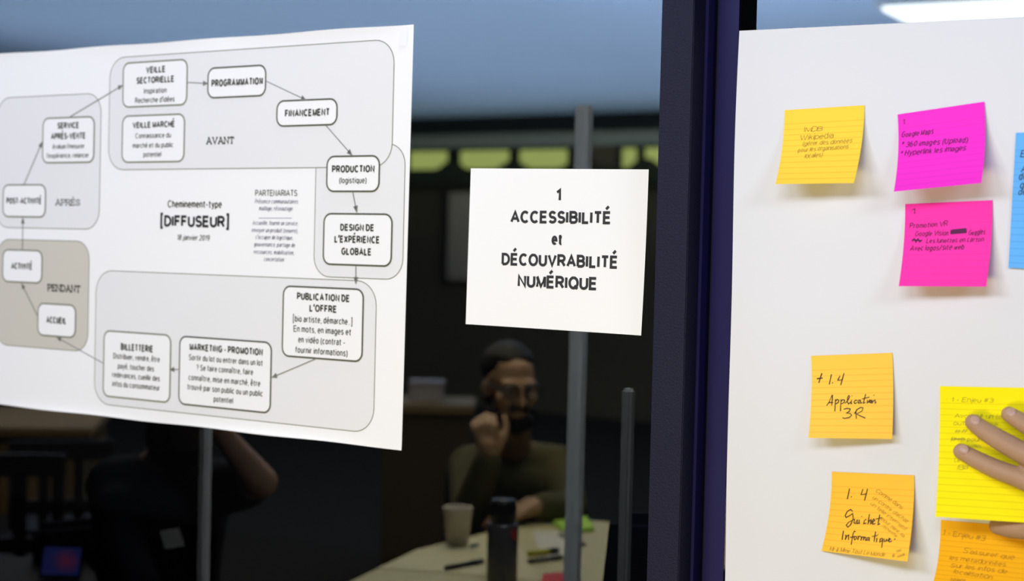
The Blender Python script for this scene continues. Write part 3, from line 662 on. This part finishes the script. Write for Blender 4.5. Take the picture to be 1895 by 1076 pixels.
for pts, dep, rad in fing:
    P3 = [H(p[0], p[1], d) for p, d in zip(pts, dep)]
    body.chain(P3, rad)
    body.chain([P3[-1], P3[-1]*.45+WR*.55, WR], [rad[-1], .0170, .022])
th = [H(1847, 974, -.016), H(1872, 977, -.022), H(1904, 980, -.030), H(1950, 968, -.042), H(2005, 935, -.060)]
body.chain(th, [.0108, .0128, .0130, .0150, .020]); body.chain([th[-1], WR], [.020, .024])
for t in (.25, .5, .75):
    a = H(1934, 903, -.050)*(1-t)+H(2000, 806, -.046)*t
    body.chain([a, a*.4+WR*.6], [.0125, .018])
ELB = np.array([1.06, -.24, 1.16]); SHR = np.array([1.24, -.44, 1.40])
SHL = np.array([.92, -.50, 1.40]); NK = np.array([1.09, -.49, 1.45]); HC = np.array([1.075, -.46, 1.62])
fore = (ELB-WR)/np.linalg.norm(ELB-WR)
body.chain([WR, WR+fore*.04, WR+fore*.12, WR*.35+ELB*.65, ELB], [.024, .025, .030, .040, .042])
body.chain([ELB, SHR], [.042, .055])
M = basis((-.55, .83, 0))
T = face(body, HC, M)
body.chain([HC+np.array([0, -.02, -.05]), NK], [.055, .06]); body.chain([SHL, NK, SHR], [.055, .075, .055])
body.chain([NK, (1.10, -.49, 1.25), (1.10, -.49, 1.0)], [.075, .085, .085])
ELL = np.array([.93, -.56, 1.12]); WRL = np.array([.90, -.50, .90])
body.chain([SHL, ELL, WRL], [.05, .042, .026])
spread_hand(body, WRL, (0, .15, -1), (-1, 0, 0), (0, 1, 0), .35)
bo = body.obj('body', .0025, SKIN, per, 5)
for (px_, py_, dd), (fx, fy, fd) in (((1776, 828, -.0270), (1806, 845, -.035)), ((1798, 774, -.0250), (1823, 793, -.035)), ((1864, 760, -.0245), (1885, 772, -.034)), ((1843, 969, -.0235), (1872, 971, -.032))):
    a, c = H(px_, py_, dd), H(fx, fy, fd); d = (c-a)/np.linalg.norm(c-a)
    nl = Blob(); nn = np.array([.25, -1, .25]); nn = nn-d*(nn @ d); nn /= np.linalg.norm(nn); sd = np.cross(d, nn)
    nl.ball(a+d*.006, (.0075, .0058, .0022), np.stack([d, sd, nn], 1)); put('fingernail', mesh(np.concatenate(nl.v), nl.f), NAIL, bo, True)
eyes(T, M, bo)
hair = Blob(); hair.ball(T(0, -.03, .05), (.085, .095, .085), M); hair.ball(T(0, -.05, -.03), (.075, .06, .08), M); hair.obj('hair', .006, HAIRD, per)
sw = Blob(); sl = ELB*.55+WR*.45
sw.chain([sl, ELB, SHR], [.046, .056, .072]); sw.chain([SHL, (1.09, -.49, 1.42), SHR], [.072, .09, .072]); sw.chain([SHL, ELL, WRL+np.array([0, 0, .03])], [.068, .055, .040])
for i in range(17):
    z = 1.37-.03*i; sw.ball((1.10, -.50, z), (.168+.010*math.cos((z-1.1)*11), .125-.012*math.sin((1.37-z)*6), .07), basis((-.2, 1, 0)))
sw.obj('sweater', .008, mat('charcoal_knit', (.05, .05, .055), .9, .1, bump=.5, bscale=150), per)
tr = Blob()
tr.ball((1.10, -.50, .90), (.17, .115, .1))
for x in (1.02, 1.19): tr.chain([(x, -.50, .86), (x, -.49, .48), (x, -.52, .07)], [.088, .062, .05])
tr.obj('trousers', .010, mat('dark_denim', (.02, .025, .045), .9, .1), per)
for x in (1.02, 1.19):
    s_ = Blob(); s_.chain([(x, -.55, .045), (x-.01, -.38, .035)], [.045, .04]); s_.obj('shoe', .007, RUBBER, per)

# ------------------------------------------------------------------ the reflected room, modelled behind the glass: far wall
def wbox(name, x0, y0, x1, y1, dep, th_, mt):
    a, c = W(x0, y0, dep), W(x1, y1, dep)
    return B().box((a[0], dep, c[2]), (c[0], dep+th_, a[2])).obj(name, mt)
DARKW = mat('black_beam_paint', (.012, .012, .010), .8)
zb0, zb1, zb2, zw0, zw1 = [W(900, y, FARY-.1)[2] for y in (206, 247, 272, 276, 312)]
struct(B().box((-15, FARY-.12, zb1), (4, FARY, CEIL)).obj('trim_9', DARKW), 'black beam under the blue ceiling')
struct(B().box((-15, FARY-.06, zb2), (4, FARY, zb1)).obj('trim_10', mat('grey_fascia', (.38, .37, .27), .8)), 'grey band under the black beam')
PANE = mat('lit_pane', (.1, .1, .05), .3, emit=(.50, .56, .15), estr=7.5)
MULL = mat('dark_mullion', (.02, .022, .016), .7)
xs = [(560, 640), (655, 745), (757, 828), (850, 942), (960, 1050), (1150, 1178), (1192, 1260), (1275, 1360), (1375, 1470), (1490, 1590)]
for i, (a, c) in enumerate(xs):
    x0, x1 = W(a, 290, FARY-.05)[0], W(c, 290, FARY-.05)[0]
    fr = B()
    fr.box((x0-.05, FARY-.05, zw1-.03), (x0, FARY, zb2)); fr.box((x1, FARY-.05, zw1-.03), (x1+.05, FARY, zb2)); fr.box((x0, FARY-.05, zw1-.03), (x1, FARY, zw1)); fr.box((x0, FARY-.05, zb2-.03), (x1, FARY, zb2))
    f_ = struct(fr.obj('window_%d' % (i+3), MULL), 'narrow transom window with a yellow green pane')
    B().box((x0, FARY-.03, zw1), (x1, FARY-.01, zb2-.03)).obj('pane', PANE, f_)
# scalloped dark valance below the transoms
vs, fs = [], []
x0, x1 = W(540, 300, FARY-.085)[0], W(1620, 300, FARY-.085)[0]
nv = 260
for i in range(nv+1):
    x = x0+(x1-x0)*i/nv
    ph = (x-W(837, 300, FARY-.085)[0])/(W(950, 300, FARY-.085)[0]-W(837, 300, FARY-.085)[0])
    top = zw1-.02+.10*(abs(math.cos(math.pi*ph)))**4
    for z, dy in ((top, 0), (zw1-.19, .04)):
        vs.append((x, FARY-.085-.012*math.sin(ph*40)+dy*.6, z))
for i in range(nv):
    a = 2*i; fs.append((a, a+2, a+3, a+1))
cu = put('curtain_valance', mesh(vs, fs), mat('dark_olive_cloth', (.05, .05, .022), .9), None, True)
so = cu.modifiers.new('s', 'SOLIDIFY'); so.thickness = .01
tag(cu, 'dark scalloped curtain hanging under the yellow green windows at the far wall', 'curtain')
bd = empty('door_panel', W(905, 560, FARY-.05), 'pale brown panel on the far wall partly hidden by the square sign', 'panel')
a, c = W(830, 357, FARY-.06), W(1010, 525, FARY-.06)
B().box((a[0], FARY-.06, c[2]), (c[0], FARY-.001, a[2]), .01).obj('board', mat('taupe_board', (.80, .58, .36), .7), bd)
B().box((a[0]-.06, FARY-.08, c[2]-.03), (a[0], FARY-.001, a[2])).obj('edge_strip', MULL, bd)

# ceiling lamp seen above the white sheet
lp = [Z(1650, 19, CEIL-.05), Z(2300, -17, CEIL-.05), Z(2300, 22, CEIL-.05), Z(1668, 47, CEIL-.05)]
lamp = empty('ceiling_lamp', sum(lp)/4, 'long glowing white fluorescent lamp on the ceiling above the white sheet', 'lamp')
ax = (lp[1]-lp[0]); ax[2] = 0; L_ = np.linalg.norm(ax); ax /= L_; sx = np.cross([0, 0, 1], ax)
mid0 = (lp[0]+lp[3])/2
wdt = max(.12, abs((lp[3]-lp[0]) @ sx))
def lampbox(w_, z0, z1, a0, a1):
    pts = [mid0+ax*a0+sx*w_/2, mid0+ax*a1+sx*w_/2, mid0+ax*a1-sx*w_/2, mid0+ax*a0-sx*w_/2]
    return B().poly([(p[0], p[1], z1) for p in pts], z1-z0)
lampbox(wdt+.06, CEIL-.03, CEIL-.0005, -.03, 2.6).obj('housing', mat('white_metal', (.7, .7, .7), .5), lamp)
lampbox(wdt, CEIL-.05, CEIL-.03, 0, 2.57).obj('diffuser', mat('lamp_diffuser', (.9, .9, .9), .5, emit=(1, 1, .95), estr=16), lamp)

# slim posts standing just behind the glass
POSTM = mat('brushed_grey_metal', (.84, .84, .85), .55, .3)
def post(px_t, py_t, px_b, dist, wd, label, top=None):
    p = D((px_t+px_b)/2, 600, dist); zt = D(px_t, py_t, dist)[2] if top is None else top
    e = empty('post', (p[0], p[1], 0), label, 'post')
    B().box((p[0]-wd/2, p[1]-wd/2, 0.012), (p[0]+wd/2, p[1]+wd/2, zt), .004).obj('shaft', POSTM, e)
    B().lathe((p[0], p[1], 0), [(0.001, 0), (.045, 0), (.045, .008), (.02, .016), (.001, .016)]).obj('base', POSTM, e, True)
post(1080, 196, 1062, 3.12, .029, 'grey metal post ending above the square sign, passing behind it and beside the bearded man', None)
post(386, 700, 384, 3.0, .021, 'slim grey post below the flowchart poster in front of the seated person in navy', 1.70)
post(1171, 720, 1162, 2.42, .018, 'short thin post nearest the navy frame, beside the dark chair', None)

# ------------------------------------------------------------------ main table and what lies on it
TZ = .75
WOOD = mat('pale_table_top', (.54, .49, .27), .6, .3, var=.06, vscale=6)
LEGM = mat('dark_steel', (.03, .03, .035), .5, .4)
tc = [Z(560, 1120, TZ), Z(770, 1018, TZ), Z(905, 985, TZ), Z(1010, 962, TZ), Z(1125, 966, TZ), Z(1210, 1124, TZ)]
ctr = (tc[2]+tc[5]+tc[0])/3
tb = empty('table', (ctr[0], ctr[1], 0), 'cream topped table with cup and flask in front of the bearded man', 'table')
B().poly([(p[0], p[1], TZ) for p in tc], .028).obj('table_top', WOOD, tb)
for p in (tc[1], tc[4], tc[5], tc[0]):
    q_ = p*.82+ctr*.18
    B().cyl((q_[0], q_[1], 0), (q_[0], q_[1], TZ-.028), .022).obj('leg', LEGM, tb)
def on(px, py, z=TZ+.001): p = Z(px, py, z); return np.array([p[0], p[1], z])
cp = on(846, 1010)
cup = empty('paper_cup', cp, 'white paper cup standing on the cream table before the bearded man', 'cup')
B().lathe(cp, [(.001, .002), (.026, .002), (.027, 0), (.0365, .094), (.038, .096), (.0365, .098), (.034, .094), (.025, .006), (.001, .006)]).obj('cup_body', mat('cup_paper', (.62, .57, .50), .6), cup, True)
B().lathe(cp+np.array([0, 0, .078]), [(.001, 0), (.0325, 0)]).obj('coffee', mat('coffee', (.03, .015, .006), .2), cup, True)
fp = on(928, 1092)
fl = empty('flask', fp, 'dark steel flask with black cap and red mark on the cream table', 'flask')
B().lathe(fp, [(.001, 0), (.032, 0), (.034, .004), (.034, .14), (.031, .15), (.001, .15)]).obj('flask_body', mat('flask_grey', (.085, .08, .085), .35, .5, metal=.2), fl, True)
B().lathe(fp, [(.0255, .15), (.029, .152), (.029, .19), (.026, .20), (.001, .20)]).obj('cap', mat('cap_black', (.008, .008, .010), .4), fl, True)
rdir = RT[:2]/np.linalg.norm(RT[:2]); fdir = FW[:2]/np.linalg.norm(FW[:2])
a = fp[:2]+rdir*.022-fdir*.026
B().box((a[0]-.008, a[1]-.003, fp[2]+.115), (a[0]+.008, a[1]+.003, fp[2]+.14), .002).obj('emblem', mat('red_mark', (.42, .02, .03), .5), fl)
def paper(name, quad, label, cat, mt, z=TZ+.0005, thick=.0015):
    pts = [Z(*q_, z) for q_ in quad]; c_ = sum(pts)/len(pts)
    o_ = B().poly([(p[0], p[1], z+thick) for p in pts], thick).obj(name, mt); tag(o_, label, cat); return o_
paper('paper_sheet', [(775, 1019), (900, 992), (960, 1010), (1000, 1076), (700, 1052)], 'cream paper sheet lying beside the cup on the table', 'paper', mat('cream_paper', (.64, .59, .37), .7))
paper('note_pad', [(1022, 972), (1085, 962), (1100, 984), (1050, 990)], 'lime green note pad lying at the far edge of the cream table', 'note pad', mat('lime_paper', (.42, .72, .07), .7), thick=.010)
paper('paper_sheet', [(985, 985), (1062, 985), (1075, 1040), (1000, 1030)], 'white paper sheet on the cream table near the lime pad', 'paper', mat('grey_white_paper', (.66, .64, .55), .7))
paper('note_pad', [(1005, 1068), (1050, 1066), (1056, 1090), (1000, 1092)], 'red note pad at the near edge of the cream table', 'note pad', mat('red_paper', (.60, .04, .05), .7), thick=.008)
def pen(p0, p1, r, mt, label, capm):
    a, c = on(*p0, TZ+r+.002), on(*p1, TZ+r+.002)
    e = empty('pen', (a+c)/2, label, 'pen')
    B().cyl(a, a*.3+c*.7, r, n=12).obj('barrel', mt, e, True); B().cyl(a*.3+c*.7, c, r*1.12, n=12).obj('cap', capm, e, True)
BLK = mat('black_plastic', (.012, .012, .014), .4)
pen((825, 1052), (893, 1039), .006, BLK, 'black marker lying on the cream paper left of the flask', BLK)
pen((978, 1025), (1032, 1019), .007, mat('yellow_plastic', (.55, .52, .03), .4), 'yellow marker with dark cap lying right of the flask', BLK)
pen((978, 1040), (1040, 1031), .005, BLK, 'thin black pen in front of the yellow marker', BLK)
pen((1036, 990), (1082, 1008), .004, BLK, 'black pen by the lime green pad', mat('pen_blue', (.02, .03, .1), .4))
pen((872, 1012), (884, 1008), .004, mat('teal_plastic', (.02, .14, .12), .4), 'short teal pen lying right of the cup', BLK)

# ------------------------------------------------------------------ chairs
SEATM = mat('navy_chair_cloth', (.012, .014, .028), .9, .1)
def chair(loc, rz, label, cloth=SEATM, wd=.46, top=.86, slats=False, group=None, taper=1):
    e = empty('chair', loc, label, 'chair', group); e.rotation_euler.z = rz
    bpy.context.view_layer.update()
    h = wd/2
    parts = []
    parts.append(('seat', B().box((-h, -.22, .42), (h, .22, .46), .015), cloth))
    if slats:
        bk = B().box((-h, .20, top-.07), (h, .235, top), .006)
        bk.box((-h, .20, .52), (h, .235, .57), .006)
        for x in (-h+.02, -h/3, h/3, h-.02): bk.box((x-.018, .205, .46), (x+.018, .23, top-.03), .004)
        parts.append(('backrest', bk, cloth))
    else:
        parts.append(('backrest', B().box((-h, .20, .50), (h, .25, top), .02), cloth))
        for x in (-h+.04, h-.04): parts.append(('back_support', B().cyl((x, .215, .44), (x, .225, .55), .012), LEGM))
    for x in (-h+.03, h-.03):
        for y in (-.19, .19): parts.append(('leg', B().cyl((x, y, 0), (x, y, .42), .014), LEGM))
    for nm, bb, mt_ in parts:
        o_ = bb.obj(nm, mt_); o_.parent = e
        if nm == 'backrest':
            for v in o_.data.vertices: v.co.x *= 1-(1-taper)*(v.co.z-.5)/(top-.5)
    return e
def at2(px, dist): p = D(px, 500, dist); return np.array([p[0], p[1], 0])
view_rz = YAW
chair(at2(1300, 2.84), view_rz+math.pi, 'black padded chair in front of the table, close to the navy frame', wd=.44, top=1.06, taper=.78)

# ------------------------------------------------------------------ seated people
def seated(base, fwd, name_label, head, head_fwd, sh_l, sh_r, el_l, wr_l, el_r, wr_r, skin, shirt, trouser, hairm, hand_l=None, hand_r=None, sleeve_l=1.0, sleeve_r=1.0, hairlong=0, seat=.46):
    base = np.array(base, float); f = np.array(fwd, float); f /= np.linalg.norm(f); r = np.cross(f, [0, 0, 1])
    e = empty('person', base, name_label, 'person')
    bl = Blob(); M = basis(head_fwd); T = face(bl, head, M, 1.0)
    nk = (np.array(sh_l)+np.array(sh_r))/2+np.array([0, 0, .03])
    bl.chain([np.array(head)+np.array([0, 0, -.06])-f*.02, nk], [.056, .06])
    hip = base+np.array([0, 0, seat+.10])
    bl.chain([nk, nk*.5+hip*.5, hip], [.075, .085, .10])
    bl.chain([sh_l, nk, sh_r], [.05, .07, .05])
    bl.chain([sh_l, el_l, wr_l], [.048, .040, .026]); bl.chain([sh_r, el_r, wr_r], [.048, .040, .026])
    for wr, hd in ((wr_l, hand_l), (wr_r, hand_r)):
        if hd: spread_hand(bl, wr, *hd)
    kn, ft = [], []
    for q_ in (-1, 1):
        h0 = hip+r*q_*.09-np.array([0, 0, .02]); k0 = base+f*.42+r*q_*.11+np.array([0, 0, seat+.06]); a0 = base+f*.40+r*q_*.11+np.array([0, 0, .09])
        bl.chain([h0, k0, a0, a0+f*.1-np.array([0, 0, .045])], [.08, .055, .038, .03]); kn.append((h0, k0, a0))
    bo_ = bl.obj('body', .006, skin, e, 4)
    eyes(T, M, bo_)
    st = Blob()
    st.chain([sh_l, nk-np.array([0, 0, .03]), sh_r], [.075, .09, .075])
    nn = 16
    for i in range(nn+1):
        t = i/nn; c_ = (nk-np.array([0, 0, .06]))*(1-t)+(hip+np.array([0, 0, -.02]))*t
        st.ball(c_, (.175-.02*math.sin(t*3), .125, .07), basis(f))
    for s_, el, wr, k_ in ((sh_l, el_l, wr_l, sleeve_l), (sh_r, el_r, wr_r, sleeve_r)):
        s_, el, wr = map(np.array, (s_, el, wr))
        if k_ > .5: st.chain([s_, el, el+(wr-el)*(k_-.5)*2*.92], [.072, .056, .042])
        else: st.chain([s_, s_+(el-s_)*k_*2], [.072, .062])
    st.obj('shirt', .010, shirt, e)
    tr = Blob()
    for h0, k0, a0 in kn: tr.chain([h0, k0, a0+np.array([0, 0, .03])], [.095, .072, .055])
    tr.ball(hip, (.17, .13, .11), basis(f)); tr.obj('trousers', .012, trouser, e)
    for h0, k0, a0 in kn:
        s_ = Blob(); s_.chain([a0-np.array([0, 0, .045])-f*.03, a0+f*.16-np.array([0, 0, .055])], [.042, .034]); s_.obj('shoe', .008, RUBBER, e)
    hr = Blob(); hr.ball(T(0, -.028, .055), (.081, .088, .078), M); hr.ball(T(0, -.058, -.01), (.072, .055, .07), M)
    if hairlong: hr.ball(T(0, -.05, -.09), (.085, .055, .10), M)
    hr.obj('hair', .007, hairm, e)
    return e, bo_, T, M
DRK = mat('dark_trousers', (.018, .018, .024), .9, .1)
back = np.array([-FW[0], -FW[1], 0]); back /= np.linalg.norm(back)       # towards the camera
rr = np.array([RT[0], RT[1], 0]); rr /= np.linalg.norm(rr)
hd = D(944, 716, 4.45)
mb = at2(960, 4.75)
shl = D(1030, 868, 4.62); shr = D(872, 868, 4.62)     # picture-right shoulder is the man's left
ell = D(1055, 945, 4.44); wrl = D(1000, 938, 4.26)
elr = D(868, 948, 4.36); wrr = D(906, 846, 4.28)
hf = back*.94+rr*.34
OLIVE = mat('olive_jacket', (.085, .078, .034), .85, .15, bump=.4, bscale=60)
man, mbody, T, M = seated(mb, back, 'bearded man in glasses and olive jacket resting a fist at his chin', hd, (hf[0], hf[1], -.10), shl, shr, ell, wrl, elr, wrr,
   SKIN, OLIVE, DRK, HAIRD, hand_l=((-rr[0], -rr[1], -.1), (0, 0, 1), back, .4), hand_r=((-.2*rr[0], -.2*rr[1], 1), back, rr, 1.0))
be = Blob()
for x, y, z, r_ in ((0, .070, -.100, .030), (-.03, .058, -.090, .028), (.03, .058, -.090, .028), (-.055, .025, -.070, .025), (.055, .025, -.070, .025), (-.064, -.002, -.035, .016), (.064, -.002, -.035, .016), (0, .088, -.045, .011), (-.02, .084, -.048, .012), (.02, .084, -.048, .012)):
    be.ball(T(x, y, z), r_)
be.obj('beard', .005, HAIRD, man)
gl = B()
for q_ in (-1, 1):
    pts = [T(q_*.033+.026*math.cos(t), .104, .004+.021*math.sin(t)) for t in [2*math.pi*i_/16 for i_ in range(17)]]
    for a, c in zip(pts, pts[1:]): gl.cyl(a, c, .003, n=6)
    gl.cyl(T(q_*.060, .102, .010), T(q_*.078, .0, .010), .0028, n=6)
gl.cyl(T(-.008, .106, .008), T(.008, .106, .008), .003, n=6)
gl.obj('glasses', BLK, man)
chair(mb, math.atan2(back[0], -back[1]), 'dark chair the bearded man in olive sits on', wd=.44, top=.80)

hd2 = D(352, 735, 3.55); pb = at2(300, 3.75)
sl2 = D(395, 905, 3.62); sr2 = D(215, 900, 3.66)
NAVY = mat('navy_pullover', (.012, .014, .024), .9, .1, bump=.3, bscale=80)
fw2 = back*.75+rr*.6
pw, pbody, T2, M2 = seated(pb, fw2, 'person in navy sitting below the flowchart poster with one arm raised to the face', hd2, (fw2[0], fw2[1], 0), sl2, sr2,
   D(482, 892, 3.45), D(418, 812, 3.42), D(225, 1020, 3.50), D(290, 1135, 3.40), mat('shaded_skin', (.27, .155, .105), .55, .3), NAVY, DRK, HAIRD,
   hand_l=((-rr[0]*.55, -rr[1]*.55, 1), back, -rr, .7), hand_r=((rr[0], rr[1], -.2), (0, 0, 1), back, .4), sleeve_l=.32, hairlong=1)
bg = Blob()
a = [D(296, 984, 3.335), D(330, 978, 3.335), D(341, 1011, 3.335), D(305, 1018, 3.335)]
b_ = B(); bv = [b_.bm.verts.new(tuple(p)) for p in a]; bw = [b_.bm.verts.new(tuple(p+FW*.004)) for p in a]
b_.bm.faces.new(bv); b_.bm.faces.new(bw[::-1])
for i in range(4): b_.bm.faces.new((bv[i], bw[i], bw[(i+1) % 4], bv[(i+1) % 4]))
bg_ = b_.obj('name_badge', mat('badge_card', (.40, .38, .38), .6), pw); bg_['label'] = 'white name badge on the chest'
chair(pb, math.atan2(fw2[0], -fw2[1]), 'dark chair the person in navy sits on', wd=.44, top=.80)

# dark table and tablet at lower left
DT = mat('dark_table_top', (.007, .0075, .011), .6, .15)
t2 = [Z(-260, 1010, .70), Z(160, 1040, .70), Z(205, 1110, .70), Z(-60, 1300, .70), Z(-420, 1180, .70)]
c2 = sum(t2)/5
tb2 = empty('table', (c2[0], c2[1], 0), 'dark table carrying the glowing tablet beside the person in navy', 'table')
B().poly([(p[0], p[1], .70) for p in t2], .028).obj('table_top', DT, tb2)
for p in (t2[1], t2[3], t2[4], t2[0]):
    q_ = p*.8+c2*.2; B().cyl((q_[0], q_[1], 0), (q_[0], q_[1], .672), .02).obj('leg', LEGM, tb2)
tab = empty('tablet', Z(110, 1072, .701), 'small tablet with a glowing pink and blue screen on the dark table', 'tablet')
p0 = Z(110, 1070, .702); Mx = Matrix.Translation(Vector((p0[0], p0[1], .702))) @ Matrix.Rotation(YAW, 4, 'Z') @ Matrix.Rotation(math.radians(68), 4, 'X')
def place(bb, name, mt, par):
    o_ = bb.obj(name, mt); o_.data.transform(Mx); o_.parent = par; bpy.context.view_layer.update(); o_.matrix_parent_inverse = par.matrix_world.inverted(); return o_
place(B().box((-.050, 0, -.006), (.050, .078, 0), .003), 'case', BLK, tab)
sm = bpy.data.materials.new('tablet_screen'); sm.use_nodes = True; nt = sm.node_tree; bb_ = nt.nodes['Principled BSDF']
tcn = nt.nodes.new('ShaderNodeTexCoord'); gr = nt.nodes.new('ShaderNodeTexGradient'); gr.gradient_type = 'SPHERICAL'; mp = nt.nodes.new('ShaderNodeMapping')
mp.inputs['Location'].default_value = (-.5*2.2-.2, -.62*2.4, -.5*2); mp.inputs['Scale'].default_value = (2.2, 2.4, 2)
rp = nt.nodes.new('ShaderNodeValToRGB'); rp.color_ramp.elements[0].color = (.05, .06, .34, 1); rp.color_ramp.elements[1].color = (.42, .06, .16, 1)
nt.links.new(tcn.outputs['Generated'], mp.inputs[0]); nt.links.new(mp.outputs[0], gr.inputs[0]); nt.links.new(gr.outputs[0], rp.inputs[0]); nt.links.new(rp.outputs[0], bb_.inputs['Emission Color'])
bb_.inputs['Base Color'].default_value = (.01, .01, .01, 1); bb_.inputs['Emission Strength'].default_value = 1.1
place(B().box((-.044, .006, .0002), (.044, .072, .0008)), 'screen', sm, tab)

# brown table and two slatted chairs far left
p1 = at2(40, 6.6)
BRW = mat('brown_wood', (.20, .135, .06), .6, .3, var=.2, vscale=8)
tb3 = empty('table', p1, 'brown wooden table behind the slatted chairs below the poster', 'table')
tb3.rotation_euler.z = YAW+.15; bpy.context.view_layer.update()
for nm, bb in [('table_top', B().box((-.9, -.4, .70), (.35, .4, .735), .004)), ('apron', B().box((-.85, -.36, .38), (.30, -.34, .70)))]+[('leg', B().box((x-.03, y-.03, 0), (x+.03, y+.03, .70))) for x in (-.84, .29) for y in (-.34, .34)]:
    o_ = bb.obj(nm, BRW); o_.parent = tb3
chair(at2(30, 5.0), YAW+math.pi+.12, 'dark slatted chair leftmost below the poster', BLK, .40, .83, True, None)
chair(at2(118, 5.72), YAW+math.pi+.3, 'dark slatted chair between its twin and the person in navy', BLK, .36, .78, True, None)

# tan counter with a white box, left of the bearded man
p1 = at2(795, 7.0)
cn = empty('counter', p1, 'tan wooden counter standing behind the bearded man', 'counter'); cn.rotation_euler.z = YAW
bpy.context.view_layer.update()
zt = D(795, 742, 7.0)[2]
for nm, bb, mt_ in (('counter_top', B().box((-.2, -.2, zt-.04), (.22, .2, zt), .004), BRW), ('cabinet', B().box((-.18, -.18, 0), (.20, .18, zt-.04)), mat('dark_brown_wood', (.06, .045, .025), .7))):
    o_ = bb.obj(nm, mt_); o_.parent = cn
bx = empty('box', p1+np.array([0, 0, zt]), 'small white box on the tan counter right of the poster edge', 'box'); bx.rotation_euler.z = YAW
bpy.context.view_layer.update()
WB = mat('box_card', (.34, .31, .31), .7)
for nm, bb in (('carton', B().box((-.075, -.06, .001), (.075, .06, .075), .003)), ('lid', B().box((-.079, -.064, .075), (.079, .064, .09), .003))):
    o_ = bb.obj(nm, WB); o_.parent = bx
